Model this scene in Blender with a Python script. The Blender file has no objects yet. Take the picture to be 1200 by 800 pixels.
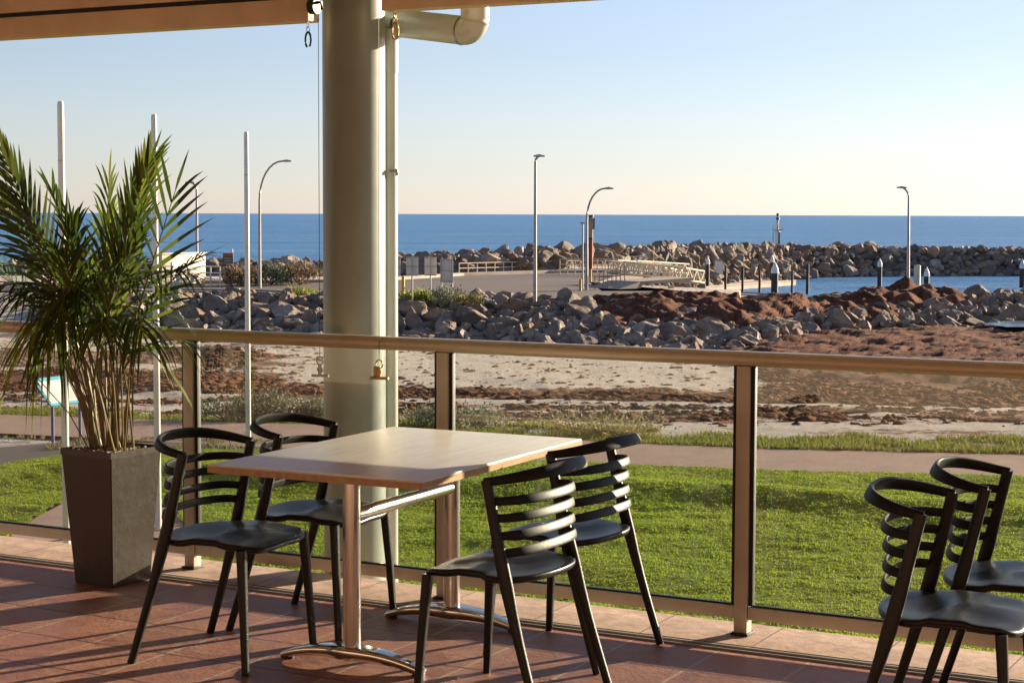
import bpy, bmesh, math, random
import numpy as np
from mathutils import Vector, Matrix, noise
R = math.radians
random.seed(7); rng = np.random.default_rng(7)
scene = bpy.context.scene
COL = scene.collection

# ------------------------------------------------------------------ camera
F, H, ROLL = 2100.0, 1.58, R(.19)          # focal length in 1200-px widths, eye height above the deck
PIT = math.atan(149 / F)
cam = bpy.data.cameras.new('camera'); co = bpy.data.objects.new('camera', cam); COL.objects.link(co)
cam.sensor_width = 36; cam.sensor_fit = 'HORIZONTAL'; cam.lens = 36 * F / 1200; cam.clip_start = .05; cam.clip_end = 60000
co.matrix_world = Matrix.Translation((0, 0, H)) @ Matrix.Rotation(math.pi/2 - PIT, 4, 'X') @ Matrix.Rotation(ROLL, 4, 'Z')
scene.camera = co

def _ray(px, py):
    x, y = (px-600)/F, -(py-400)/F
    c, s = math.cos(ROLL), math.sin(ROLL)
    x, y = x*c - y*s, x*s + y*c
    return x, math.cos(PIT) + y*math.sin(PIT), -math.sin(PIT) + y*math.cos(PIT)
def gp(px, py, z=0.):                      # measured point of the survey at height z
    x, d, dz = _ray(px, py); t = (z-H)/dz
    return Vector((x*t, d*t, z))
def dp(px, py, D):                         # measured point at distance D
    x, d, dz = _ray(px, py)
    return Vector((x*D/d, D, H + dz*D/d))

# ------------------------------------------------------------------ light
SUN_AZ, SUN_EL = 36.0, 11.5                # degrees from +X towards +Y
sd = Vector((math.cos(R(SUN_AZ))*math.cos(R(SUN_EL)), math.sin(R(SUN_AZ))*math.cos(R(SUN_EL)), math.sin(R(SUN_EL))))
sun = bpy.data.lights.new('sun', 'SUN'); sun.energy = 5.0; sun.angle = R(.55); sun.color = (1, .80, .58)
so = bpy.data.objects.new('sun', sun); COL.objects.link(so); so.rotation_euler = (-sd).to_track_quat('-Z', 'Y').to_euler()
w = bpy.data.worlds.new('World'); scene.world = w; w.use_nodes = True
nt = w.node_tree; bg = nt.nodes['Background']
sky = nt.nodes.new('ShaderNodeTexSky'); sky.sky_type = 'NISHITA'; sky.sun_disc = False
sky.sun_elevation = R(SUN_EL); sky.sun_rotation = R(90 - SUN_AZ); sky.altitude = 5
sky.air_density = 1.0; sky.dust_density = 0.15; sky.ozone_density = 2.5
hs = nt.nodes.new('ShaderNodeHueSaturation'); hs.inputs['Saturation'].default_value = .66; nt.links.new(sky.outputs[0], hs.inputs['Color'])
tn = nt.nodes.new('ShaderNodeMix'); tn.data_type = 'RGBA'; tn.blend_type = 'MULTIPLY'; tn.inputs[0].default_value = 1; tn.inputs[7].default_value = (.95, .95, 1.14, 1)
nt.links.new(hs.outputs[0], tn.inputs[6]); nt.links.new(tn.outputs[2], bg.inputs[0]); bg.inputs[1].default_value = .045
scene.view_settings.view_transform = 'Standard'; scene.view_settings.look = 'None'
scene.view_settings.exposure = 1.85; scene.view_settings.gamma = 1
scene.render.engine = 'CYCLES'
scene.cycles.max_bounces = 8; scene.cycles.transparent_max_bounces = 24; scene.cycles.caustics_reflective = False; scene.cycles.caustics_refractive = False
scene.render.resolution_x = 1024; scene.render.resolution_y = 682

# ------------------------------------------------------------------ materials
MATS = {}
class NT:
    def __init__(s, name):
        s.m = bpy.data.materials.new(name); s.m.use_nodes = True; s.t = s.m.node_tree; s.b = s.t.nodes['Principled BSDF']; s.out = s.t.nodes['Material Output']; MATS[name] = s.m
    def n(s, ty, **k):
        nd = s.t.nodes.new('ShaderNode' + ty)
        for a, v in k.items():
            if a.startswith('i_'): 
                key = a[2:].replace('_', ' ')
                nd.inputs[key].default_value = v
            else: setattr(nd, a, v)
        return nd
    def l(s, a, b): s.t.links.new(a, b)
    def pos(s, scale=(1, 1, 1), rot=(0, 0, 0), obj=False, loc=(0, 0, 0)):
        mp = s.n('Mapping'); mp.inputs['Scale'].default_value = scale; mp.inputs['Rotation'].default_value = rot; mp.inputs['Location'].default_value = loc
        if obj: s.l(s.n('TexCoord').outputs['Object'], mp.inputs[0])
        else: s.l(s.n('NewGeometry').outputs['Position'], mp.inputs[0])
        return mp.outputs[0]
    def noise(s, vec, scale, detail=5, rough=.55, dist=0):
        nd = s.n('TexNoise'); nd.inputs['Scale'].default_value = scale; nd.inputs['Detail'].default_value = detail; nd.inputs['Roughness'].default_value = rough; nd.inputs['Distortion'].default_value = dist
        if vec is not None: s.l(vec, nd.inputs['Vector'])
        return nd.outputs['Fac']
    def ramp(s, fac, stops):
        nd = s.n('ValToRGB'); cr = nd.color_ramp
        while len(cr.elements) < len(stops): cr.elements.new(.5)
        for e, (p, c) in zip(cr.elements, stops): e.position = p; e.color = (*c, 1) if len(c) == 3 else c
        s.l(fac, nd.inputs[0]); return nd.outputs[0]
    def mix(s, f, a, b, blend='MIX'):
        nd = s.n('Mix', data_type='RGBA', blend_type=blend)
        for v, i in ((f, nd.inputs[0]), (a, nd.inputs[6]), (b, nd.inputs[7])):
            if hasattr(v, 'is_linked') or hasattr(v, 'links'): s.l(v, i)
            elif isinstance(v, tuple): i.default_value = (*v, 1)
            else: i.default_value = v
        return nd.outputs[2]
    def math(s, op, a, b=None, clamp=False):
        nd = s.n('Math', operation=op); nd.use_clamp = clamp
        for v, i in ((a, nd.inputs[0]), (b, nd.inputs[1])):
            if v is None: continue
            if hasattr(v, 'links'): s.l(v, i)
            else: i.default_value = v
        return nd.outputs[0]
    def bump(s, h, strength, dist):
        nd = s.n('Bump'); nd.inputs['Strength'].default_value = strength; nd.inputs['Distance'].default_value = dist
        s.l(h, nd.inputs['Height']); s.l(nd.outputs[0], s.b.inputs['Normal']); return nd
    def color(s, c):
        if hasattr(c, 'links'): s.l(c, s.b.inputs['Base Color'])
        else: s.b.inputs['Base Color'].default_value = (*c, 1)
    def rough(s, c):
        if hasattr(c, 'links'): s.l(c, s.b.inputs['Roughness'])
        else: s.b.inputs['Roughness'].default_value = c

def plain(name, c, rough=.5, metal=0., var=.12, scale=6., bump=0., c2=None, spec=None, obj=True):
    m = NT(name)
    v = m.pos(obj=obj)
    f = m.noise(v, scale, 6, .6)
    c2 = c2 or tuple(x*(1-2.2*var) for x in c)
    m.color(m.ramp(f, [(.3, c2), (.62, c)]))
    f2 = m.noise(v, scale*7, 4)
    m.rough(m.math('ADD', m.math('MULTIPLY', f2, .18), rough-.09))
    m.b.inputs['Metallic'].default_value = metal
    if spec is not None: m.b.inputs['Specular IOR Level'].default_value = spec
    if bump: m.bump(f2, bump, .01)
    return m.m

plain('black_plastic', (.006, .006, .007), .37, var=.15, scale=20, bump=.06, spec=.38)
plain('satin_black_plastic', (.006, .006, .007), .50, var=.15, scale=20, bump=.05, spec=.26)
plain('anodised', (.58, .50, .38), .42, .45, var=.08, scale=5)
plain('anodised_post', (.58, .52, .43), .45, .30, var=.10, scale=5)
plain('gasket', (.01, .01, .01), .6)
plain('column_paint', (.27, .31, .27), .34, var=.10, scale=2.2)
plain('pipe_paint', (.46, .50, .47), .30, var=.05, scale=3)
plain('beam_paint', (.84, .66, .46), .6, var=.10, scale=3)
plain('roof_paint', (.62, .56, .46), .8)
plain('wall_paint', (.40, .33, .26), .8)
plain('steel', (.35, .33, .30), .35, 1., scale=30)
plain('dark_steel', (.05, .045, .04), .5, .6)
plain('brass', (.55, .36, .15), .4, .8, scale=30)
m = NT('brushed'); v = m.pos((30, 30, 400), obj=True); f = m.noise(v, 1, 3); m.color((.62, .58, .54)); m.b.inputs['Metallic'].default_value = 1; m.rough(m.math('ADD', m.math('MULTIPLY', f, .12), .17))
m = NT('chrome'); v = m.pos(obj=True); m.color((.62, .60, .57)); m.b.inputs['Metallic'].default_value = 1; m.rough(m.math('ADD', m.math('MULTIPLY', m.noise(v, 14, 4), .16), .04))
plain('white_paint', (.62, .60, .56), .45, var=.08, scale=1.5)
plain('cream_paint', (.60, .52, .38), .55, var=.12, scale=1.5)
plain('galvanised', (.38, .37, .35), .5, .3, scale=2)
plain('lamp_grey', (.33, .32, .31), .5, .3, scale=2)
plain('yellow_paint', (.60, .38, .05), .5, scale=2)
plain('board_back', (.62, .57, .50), .6, scale=2)
plain('red_paint', (.35, .03, .03), .5)
plain('rust_red', (.30, .06, .025), .7, scale=2)
plain('blue_paint', (.05, .09, .25), .5)
plain('cyan_paint', (.08, .42, .55), .5)
plain('sign_dark', (.05, .05, .06), .6)
plain('pile_dark', (.035, .03, .028), .7, scale=3)
plain('timber_tan', (.36, .27, .18), .8, var=.15, scale=2)
plain('white_cap', (.7, .7, .68), .5)
plain('concrete', (.36, .30, .24), .85, var=.12, scale=.6, bump=.3, obj=False)
plain('planter_mat', (.060, .048, .041), .33, var=.08, scale=4, bump=.15)
plain('soil', (.03, .022, .015), .95, scale=20)
plain('bark_stem', (.27, .17, .05), .5, var=.3, scale=14, c2=(.10, .12, .03))

# laminate table top
m = NT('laminate'); v = m.pos((4, 55, 55), obj=True)
f = m.noise(v, 1, 6, .65, .4)
m.color(m.ramp(f, [(.28, (.58, .54, .48)), (.5, (.69, .66, .60)), (.72, (.75, .72, .67))])); m.rough(.34)
m = NT('edge_band'); v = m.pos((4, 40, 40), obj=True)
m.color(m.ramp(m.noise(v, 1, 5), [(.3, (.36, .22, .11)), (.7, (.50, .33, .18))])); m.rough(.4)

# glass: clear with a Fresnel reflection, lets the sun through
m = NT('glass'); tr = m.n('BsdfTransparent'); tr.inputs[0].default_value = (.90, .93, .91, 1); gl = m.n('BsdfGlossy'); gl.inputs['Roughness'].default_value = .015
fr = m.n('LayerWeight'); fr.inputs[0].default_value = .5; mx = m.n('MixShader'); m.l(m.math('ADD', m.math('MULTIPLY', m.math('POWER', fr.outputs['Facing'], 5.), .9), .045, True), mx.inputs[0]); m.l(tr.outputs[0], mx.inputs[1]); m.l(gl.outputs[0], mx.inputs[2])
df = m.n('BsdfDiffuse'); df.inputs[0].default_value = (.7, .68, .62, 1); mx2 = m.n('MixShader')
vv = m.pos((1, 1, 1)); m.l(m.ramp(m.noise(vv, 3.5, 6, .7), [(.42, (.014,)*3), (.8, (.10,)*3)]), mx2.inputs[0]); m.l(mx.outputs[0], mx2.inputs[1]); m.l(df.outputs[0], mx2.inputs[2]); m.l(mx2.outputs[0], m.out.inputs[0])

# deck frame: origin at the foot of the nearest rail post, u along the rail, v beyond it
P3 = Vector((.871, 6.651, 0)); RA = R(-28.25); U = Vector((math.cos(RA), math.sin(RA), 0)); V = Vector((-math.sin(RA), math.cos(RA), 0))
def rw(u, v, z=0.): return P3 + U*u + V*v + Vector((0, 0, z))

# deck tiles
TS = .345
m = NT('deck_tiles')
v = m.pos((1, 1, 1)); sub = m.n('VectorMath', operation='SUBTRACT'); m.l(v, sub.inputs[0]); sub.inputs[1].default_value = rw(0, -.235)
rot = m.n('VectorRotate', rotation_type='Z_AXIS'); m.l(sub.outputs[0], rot.inputs['Vector']); rot.inputs['Angle'].default_value = -RA
br = m.n('TexBrick'); br.offset = 0; br.squash = 1; br.inputs['Scale'].default_value = 1; br.inputs['Brick Width'].default_value = TS; br.inputs['Row Height'].default_value = TS
br.inputs['Mortar Size'].default_value = .0; br.inputs['Mortar Smooth'].default_value = .3; br.inputs['Bias'].default_value = 0
br.inputs['Color1'].default_value = (.37, .150, .105, 1); br.inputs['Color2'].default_value = (.21, .078, .057, 1); br.inputs['Mortar'].default_value = (.34, .25, .18, 1)
m.l(rot.outputs[0], br.inputs['Vector'])
n1 = m.noise(v, 5, 8, .65, .6); n2 = m.noise(v, 26, 6, .65)
c = m.mix(m.ramp(n1, [(.35, (0,)*3), (.7, (1,)*3)]), br.outputs['Color'], (.38, .195, .13)); 
c = m.mix(m.ramp(n2, [(.52, (0,)*3), (.78, (.7,)*3)]), c, (.17, .085, .06))
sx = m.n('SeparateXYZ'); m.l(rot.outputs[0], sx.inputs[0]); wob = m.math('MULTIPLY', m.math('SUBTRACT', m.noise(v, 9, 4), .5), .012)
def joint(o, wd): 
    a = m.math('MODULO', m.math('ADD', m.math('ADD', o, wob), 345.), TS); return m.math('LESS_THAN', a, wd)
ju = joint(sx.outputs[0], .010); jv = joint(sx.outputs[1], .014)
c = m.mix(ju, c, (.42, .31, .22)); c = m.mix(m.math('MULTIPLY', jv, .85), c, (.08, .045, .035)); m.color(c)  # joints along the rail darkened: low-sun shading put into their colour
m.rough(m.ramp(n1, [(.3, (.42,)*3), (.7, (.62,)*3)]))
n3 = m.noise(v, 90, 3, .6); ck = m.noise(m.pos((1, .35, 1), (0, 0, R(20))), 7, 5, .6, .8)
h = m.math('ADD', m.math('ADD', m.math('MULTIPLY', n1, .9), m.math('MULTIPLY', n2, .4)), m.math('MULTIPLY', n3, .12)); h = m.math('ADD', h, m.math('MULTIPLY', m.math('MINIMUM', m.math('ABSOLUTE', m.math('SUBTRACT', ck, .56)), .008), 6.)); h = m.math('SUBTRACT', h, m.math('MULTIPLY', m.math('MAXIMUM', ju, jv), .8)); m.bump(h, .6, .012)
# edge paving
m = NT('edge_paving')
v = m.pos((1, 1, 1)); sub = m.n('VectorMath', operation='SUBTRACT'); m.l(v, sub.inputs[0]); sub.inputs[1].default_value = rw(.1, -.17)
rot = m.n('VectorRotate', rotation_type='Z_AXIS'); m.l(sub.outputs[0], rot.inputs['Vector']); rot.inputs['Angle'].default_value = -RA
br = m.n('TexBrick'); br.offset = 0; br.inputs['Scale'].default_value = 1; br.inputs['Brick Width'].default_value = .45; br.inputs['Row Height'].default_value = .6; br.inputs['Mortar Size'].default_value = .004
br.inputs['Color1'].default_value = (.50, .37, .28, 1); br.inputs['Color2'].default_value = (.43, .32, .24, 1); br.inputs['Mortar'].default_value = (.15, .11, .08, 1); m.l(rot.outputs[0], br.inputs['Vector'])
n1 = m.noise(v, 12, 8, .7); m.color(m.mix(m.ramp(n1, [(.4, (0,)*3), (.75, (.8,)*3)]), br.outputs['Color'], (.22, .14, .10))); m.rough(.75); m.bump(m.math('SUBTRACT', n1, br.outputs['Fac']), .5, .008)

# ground
m = NT('sand')
v = m.pos((1, 1, 1)); va = m.pos((.22, .9, 1)); 
geo = m.n('SeparateXYZ'); m.l(v, geo.inputs[0]); X, Y = geo.outputs[0], geo.outputs[1]
fine = m.noise(m.pos((1, .45, 1)), 3.2, 9, .8); med = m.noise(m.pos((.8, .8, 1)), 1.9, 9, .85, .3)
at_ = m.n('Attribute'); at_.attribute_name = 'weed'
f = m.math('ADD', at_.outputs['Fac'], m.math('MULTIPLY', m.math('SUBTRACT', med, .5), 2.0))
mask = m.ramp(f, [(.47, (0,)*3), (.56, (1,)*3)])
sandc = m.ramp(fine, [(.36, (.40, .335, .30)), (.46, (.70, .63, .575)), (.8, (.80, .74, .68))])
weedc = m.ramp(fine, [(.35, (.06, .024, .016)), (.5, (.22, .088, .056)), (.66, (.36, .18, .125))])
m.color(m.mix(mask, sandc, weedc)); m.rough(.95); m.b.inputs['Specular IOR Level'].default_value = .15
m.bump(m.math('ADD', m.math('MULTIPLY', med, 1.), m.math('MULTIPLY', m.noise(v, 5, 7, .75), .9)), 1., .35)
m = NT('weed_bank')
v = m.pos((1, .6, 1)); f = m.noise(v, 3.0, 9, .82); g = m.noise(v, .5, 4)
c = m.ramp(f, [(.34, (.028, .013, .009)), (.5, (.15, .065, .040)), (.66, (.29, .145, .090))]); m.color(m.mix(m.ramp(g, [(.5, (0,)*3), (.7, (.5,)*3)]), c, (.10, .065, .05))); m.rough(.95); m.b.inputs['Specular IOR Level'].default_value = .1; m.bump(f, 1., .2)
m = NT('asphalt'); v = m.pos((.3, 1, 1)); f = m.noise(v, .35, 6, .6); g = m.noise(v, 9, 4, .7)
m.color(m.mix(m.ramp(g, [(.4, (0,)*3), (.7, (.35,)*3)]), m.ramp(f, [(.3, (.055, .042, .037)), (.7, (.082, .063, .056))]), (.10, .08, .07))); m.rough(.85); m.bump(g, .3, .01)
m = NT('brick_path'); v = m.pos((1, 1, 1), (0, 0, R(-25)))
br = m.n('TexBrick'); m.l(v, br.inputs['Vector']); br.inputs['Scale'].default_value = 1; br.inputs['Brick Width'].default_value = .24; br.inputs['Row Height'].default_value = .12; br.inputs['Mortar Size'].default_value = .006
br.inputs['Color1'].default_value = (.31, .185, .135, 1); br.inputs['Color2'].default_value = (.25, .15, .115, 1); br.inputs['Mortar'].default_value = (.17, .12, .09, 1)
f = m.noise(v, .8, 7, .65); m.color(m.mix(m.ramp(f, [(.4, (0,)*3), (.75, (.55,)*3)]), br.outputs['Color'], (.33, .25, .19))); m.rough(.85); m.bump(m.math('SUBTRACT', f, br.outputs['Fac']), .4, .01)
m = NT('turf'); v = m.pos((1, 1, 1)); f = m.noise(v, .7, 6, .6); g = m.noise(v, 14, 5, .7)
c = m.ramp(f, [(.3, (.12, .17, .012)), (.55, (.19, .24, .018)), (.75, (.26, .29, .04))]); m.color(m.mix(m.ramp(g, [(.4, (0,)*3), (.7, (.6,)*3)]), c, (.04, .06, .008))); m.rough(.9); m.b.inputs['Specular IOR Level'].default_value = .1; m.bump(g, .8, .05)
def leafmat(name, a, b, cc, scale=1.2, trans=.35, rough=.5, spec=.4):
    m = NT(name); g = m.n('NewGeometry'); v = m.pos((1, 1, 1)); f = m.noise(v, scale, 4)
    mixf = m.math('ADD', m.math('MULTIPLY', g.outputs['Random Per Island'], .6), m.math('MULTIPLY', f, .4))
    c = m.ramp(mixf, [(.2, a), (.5, b), (.82, cc)]); m.color(c); m.rough(rough); m.b.inputs['Specular IOR Level'].default_value = spec
    tl = m.n('BsdfTranslucent'); m.l(c, tl.inputs[0]); mx = m.n('MixShader'); mx.inputs[0].default_value = trans
    m.l(m.b.outputs[0], mx.inputs[1]); m.l(tl.outputs[0], mx.inputs[2]); m.l(mx.outputs[0], m.out.inputs[0])
leafmat('grass_blade', (.15, .23, .012), (.235, .325, .02), (.35, .40, .05), .45, .5, .6, .2)
leafmat('rough_grass', (.11, .14, .02), (.19, .23, .03), (.29, .28, .09), .8, .4, .7, .2)
leafmat('dry_grass', (.10, .11, .04), (.20, .18, .07), (.32, .26, .13), .8, .35, .7, .2)
leafmat('saltbush', (.11, .13, .075), (.17, .19, .115), (.27, .28, .19), 2, .2, .8, .2)
leafmat('brown_scrub', (.14, .10, .06), (.22, .16, .10), (.32, .25, .16), 2, .2, .8, .2)
leafmat('palm_leaf', (.025, .05, .008), (.05, .085, .013), (.11, .14, .025), 3, .35, .38, .5)
leafmat('palm_leaf_pale', (.12, .17, .02), (.20, .26, .03), (.32, .33, .06), 3, .4, .4, .5)
leafmat('palm_leaf_mid', (.04, .07, .01), (.10, .14, .02), (.20, .24, .04), 3, .35, .4, .5)
plain('rachis', (.16, .15, .035), .45, scale=10)
# rock
m = NT('rock'); oi = m.n('ObjectInfo'); g = m.n('NewGeometry'); v = m.pos((1, 1, 1))
r = m.math('FRACT', m.math('ADD', oi.outputs['Random'], m.math('MULTIPLY', g.outputs['Random Per Island'], 3.7)))
f = m.noise(v, 2.2, 8, .7, .4); s_ = m.noise(v, .6, 4)
base = m.ramp(r, [(0, (.13, .115, .10)), (.22, (.30, .265, .23)), (.4, (.18, .14, .11)), (.58, (.38, .335, .285)), (.75, (.25, .165, .11)), (.9, (.42, .29, .18)), (1, (.52, .47, .41))])
c = m.mix(m.ramp(f, [(.35, (0,)*3), (.7, (.8,)*3)]), base, (.095, .072, .055)); c = m.mix(m.ramp(s_, [(.55, (0,)*3), (.75, (.5,)*3)]), c, (.30, .24, .18)); m.color(c); m.rough(.9); m.b.inputs['Specular IOR Level'].default_value = .2
m.bump(m.math('ADD', f, m.math('MULTIPLY', m.noise(v, 9, 5, .7), .4)), .8, .12)
plain('pebble', (.50, .44, .36), .8, var=.3, scale=30)
# water
m = NT('sea_water'); v = m.pos((.35, 1, 1)); a = m.noise(v, .35, 6, .62, .3); b = m.noise(m.pos((.5, 1, 1)), 1.7, 5, .65); big = m.noise(m.pos((.02, .12, 1)), .4, 4)
m.color(m.ramp(m.math('ADD', m.math('MULTIPLY', big, .5), m.math('MULTIPLY', m.noise(m.pos((.25, 1, 1)), .5, 6, .7), .5)), [(.38, (.035, .14, .31)), (.62, (.09, .26, .49))])); m.rough(.35); m.b.inputs['Specular IOR Level'].default_value = .14
m.bump(m.math('ADD', a, m.math('MULTIPLY', b, .35)), 1., 1.6)
m = NT('pool_water'); v = m.pos((1, 1, 1)); a = m.noise(v, .8, 5, .6); m.color((.10, .19, .28)); m.rough(.12); m.bump(a, .25, .25); m.b.inputs['Specular IOR Level'].default_value = .5

M = MATS
# ------------------------------------------------------------------ object helpers
def tag(o, label=None, cat=None, group=None, kind=None):
    if label: o['label'] = label
    if cat: o['category'] = cat
    if group: o['group'] = group
    if kind: o['kind'] = kind
    return o
def empty(name, loc=(0, 0, 0), rz=0, label=None, cat=None, group=None):
    o = bpy.data.objects.new(name, None); COL.objects.link(o); o.location = loc; o.rotation_euler = (0, 0, rz); o.empty_display_size = .1
    return tag(o, label, cat, group)
def link(name, me, mat, parent=None, loc=None, smooth=True, auto=None):
    o = bpy.data.objects.new(name, me); COL.objects.link(o)
    if mat is not None and not me.materials: me.materials.append(M[mat] if isinstance(mat, str) else mat)
    if smooth: me.polygons.foreach_set('use_smooth', [True]*len(me.polygons))
    if auto: 
        me.update()
        bmx = bmesh.new(); bmx.from_mesh(me)
        for e in bmx.edges:
            if len(e.link_faces) == 2 and e.calc_face_angle() > R(auto): e.smooth = False
        bmx.to_mesh(me); bmx.free()
    if parent: o.parent = parent
    if loc is not None: o.location = loc
    return o
def obj(name, bm, mat, parent=None, loc=None, smooth=True, auto=35):
    bmesh.ops.recalc_face_normals(bm, faces=bm.faces)
    me = bpy.data.meshes.new(name); bm.to_mesh(me); bm.free()
    return link(name, me, mat, parent, loc, smooth, auto)
def npmesh(name, verts, faces, mat, parent=None, smooth=False):
    me = bpy.data.meshes.new(name); verts = np.asarray(verts, dtype=np.float32); faces = np.asarray(faces, dtype=np.int32)
    k = faces.shape[1]; me.vertices.add(len(verts)); me.vertices.foreach_set('co', verts.ravel())
    me.loops.add(faces.size); me.loops.foreach_set('vertex_index', faces.ravel()); me.polygons.add(len(faces))
    me.polygons.foreach_set('loop_start', np.arange(0, faces.size, k, dtype=np.int32)); me.polygons.foreach_set('loop_total', np.full(len(faces), k, dtype=np.int32))
    me.update(); me.validate()
    return link(name, me, mat, parent, None, smooth)
def box(bm, c, s, rz=0, bev=0.0, top=None):
    """box centred at c, size s; top = (sx, sy) scale of the upper face"""
    vs = []
    for dz in (-.5, .5):
        for dx, dy in ((-.5, -.5), (.5, -.5), (.5, .5), (-.5, .5)):
            k = top if (top and dz > 0) else (1, 1)
            p = Vector((dx*s[0]*k[0], dy*s[1]*k[1], dz*s[2])); p.rotate(Matrix.Rotation(rz, 3, 'Z')); vs.append(bm.verts.new(p + Vector(c)))
    fs = [bm.faces.new([vs[i] for i in q]) for q in ((3, 2, 1, 0), (4, 5, 6, 7), (0, 1, 5, 4), (1, 2, 6, 5), (2, 3, 7, 6), (3, 0, 4, 7))]
    if bev:
        es = list({e for f in fs for e in f.edges}); bmesh.ops.bevel(bm, geom=es, offset=bev, segments=2, profile=.6, affect='EDGES')
def BM(): return bmesh.new()
def sweep(bm, pts, secs, up=Vector((0, 0, 1)), seg=12, p=2.6, roll=None, closed=False, cap=True):
    """superellipse section (width, height) swept along pts"""
    pts = [Vector(q) for q in pts]; n = len(pts); rings = []
    if not isinstance(secs, list): secs = [secs]*n
    for i, q in enumerate(pts):
        if closed: t = pts[(i+1) % n] - pts[i-1]
        else: t = pts[min(i+1, n-1)] - pts[max(i-1, 0)]
        t.normalize(); u = up
        if abs(t.dot(u)) > .98: u = Vector((0, 1, 0)) if abs(t.y) < .9 else Vector((1, 0, 0))
        s = t.cross(u).normalized(); hh = s.cross(t).normalized()
        if roll:
            a = roll[i]; s, hh = s*math.cos(a) + hh*math.sin(a), hh*math.cos(a) - s*math.sin(a)
        wd, ht = secs[i]; ring = []
        for k in range(seg):
            a = 2*math.pi*(k+.5)/seg; ca, sa = math.cos(a), math.sin(a)
            x = math.copysign(abs(ca)**(2/p), ca)*wd/2; y = math.copysign(abs(sa)**(2/p), sa)*ht/2
            ring.append(bm.verts.new(q + s*x + hh*y))
        rings.append(ring)
    m_ = n if closed else n-1
    for i in range(m_):
        a, b = rings[i], rings[(i+1) % n]
        for k in range(seg): bm.faces.new((a[k], a[(k+1) % seg], b[(k+1) % seg], b[k]))
    if cap and not closed: bm.faces.new(rings[0][::-1]); bm.faces.new(rings[-1])
def tube(bm, pts, r, seg=10, **k):
    rs = r if isinstance(r, list) else [r]*len(pts)
    sweep(bm, pts, [(2*a, 2*a) for a in rs], seg=seg, p=2, **k)
def cyl(bm, p, z0, z1, r, r1=None, seg=16): tube(bm, [(p[0], p[1], z0), (p[0], p[1], z1)], [r, r1 if r1 is not None else r], seg=seg)
def dup(root, loc, rz, label=None, group=None):
    r = root.copy(); COL.objects.link(r); r.location = loc; r.rotation_euler = (0, 0, rz)
    if label: r['label'] = label
    if group: r['group'] = group
    for ch in list(root.children):
        c = ch.copy(); COL.objects.link(c); c.parent = r
        for g in list(ch.children): d = g.copy(); COL.objects.link(d); d.parent = c
    return r
def poly_sheet(name, pts, z, mat, kind='structure', n=0):
    bm = BM(); vs = [bm.verts.new((p[0], p[1], z)) for p in pts]; bm.faces.new(vs)
    bmesh.ops.triangulate(bm, faces=bm.faces)
    o = obj(name, bm, mat, smooth=False, auto=None)
    if o.data.polygons[0].normal.z < 0: o.data.flip_normals()
    return tag(o, kind=kind)

# ------------------------------------------------------------------ deck
bm = BM(); 
def slab(bm, u0, u1, v0, v1, z0, z1):
    q = [rw(u0, v0, z0), rw(u1, v0, z0), rw(u1, v1, z0), rw(u0, v1, z0)]; t = [Vector((a.x, a.y, z1)) for a in q]
    vs = [bm.verts.new(a) for a in q+t]
    for f in ((3, 2, 1, 0), (4, 5, 6, 7), (0, 1, 5, 4), (1, 2, 6, 5), (2, 3, 7, 6), (3, 0, 4, 7)): bm.faces.new([vs[i] for i in f])
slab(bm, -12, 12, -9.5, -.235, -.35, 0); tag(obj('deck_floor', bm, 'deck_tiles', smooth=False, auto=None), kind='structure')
bm = BM(); slab(bm, -12, 12, -.17, .18, -.35, .008); tag(obj('deck_kerb', bm, 'edge_paving', smooth=False, auto=None), kind='structure')
bm = BM(); slab(bm, -12, 12, -.234, -.171, -.35, .001); tag(obj('deck_gutter', bm, 'concrete', smooth=False, auto=None), kind='structure')
bm = BM(); slab(bm, -12, 12, -.190, -.178, .0005, .007); slab(bm, -12, 12, -.232, -.226, .0005, .006); tag(obj('gutter_trim', bm, 'galvanised', smooth=False, auto=None), kind='structure')
bm = BM(); slab(bm, -12, 12, -9.4, .06, -2.5, -.352); tag(obj('deck_retaining_wall', bm, 'wall_paint', smooth=False, auto=None), 'rendered wall carrying the tiled deck above the lawn', 'wall')
bm = BM(); slab(bm, -12, 12, -9.6, 1.3, 2.78, 2.95); tag(obj('veranda_roof', bm, 'roof_paint', smooth=False, auto=None), 'cream ceiling and roof slab over the deck', 'roof')
bm = BM(); slab(bm, -12, 12, -7.9, -7.7, .002, 2.779); tag(obj('unseen_building_wall', bm, 'wall_paint', smooth=False, auto=None), 'unseen brown rendered building wall behind the deck', 'wall')  # unseen wall, distance and tone set for the ambient light on the deck

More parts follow.
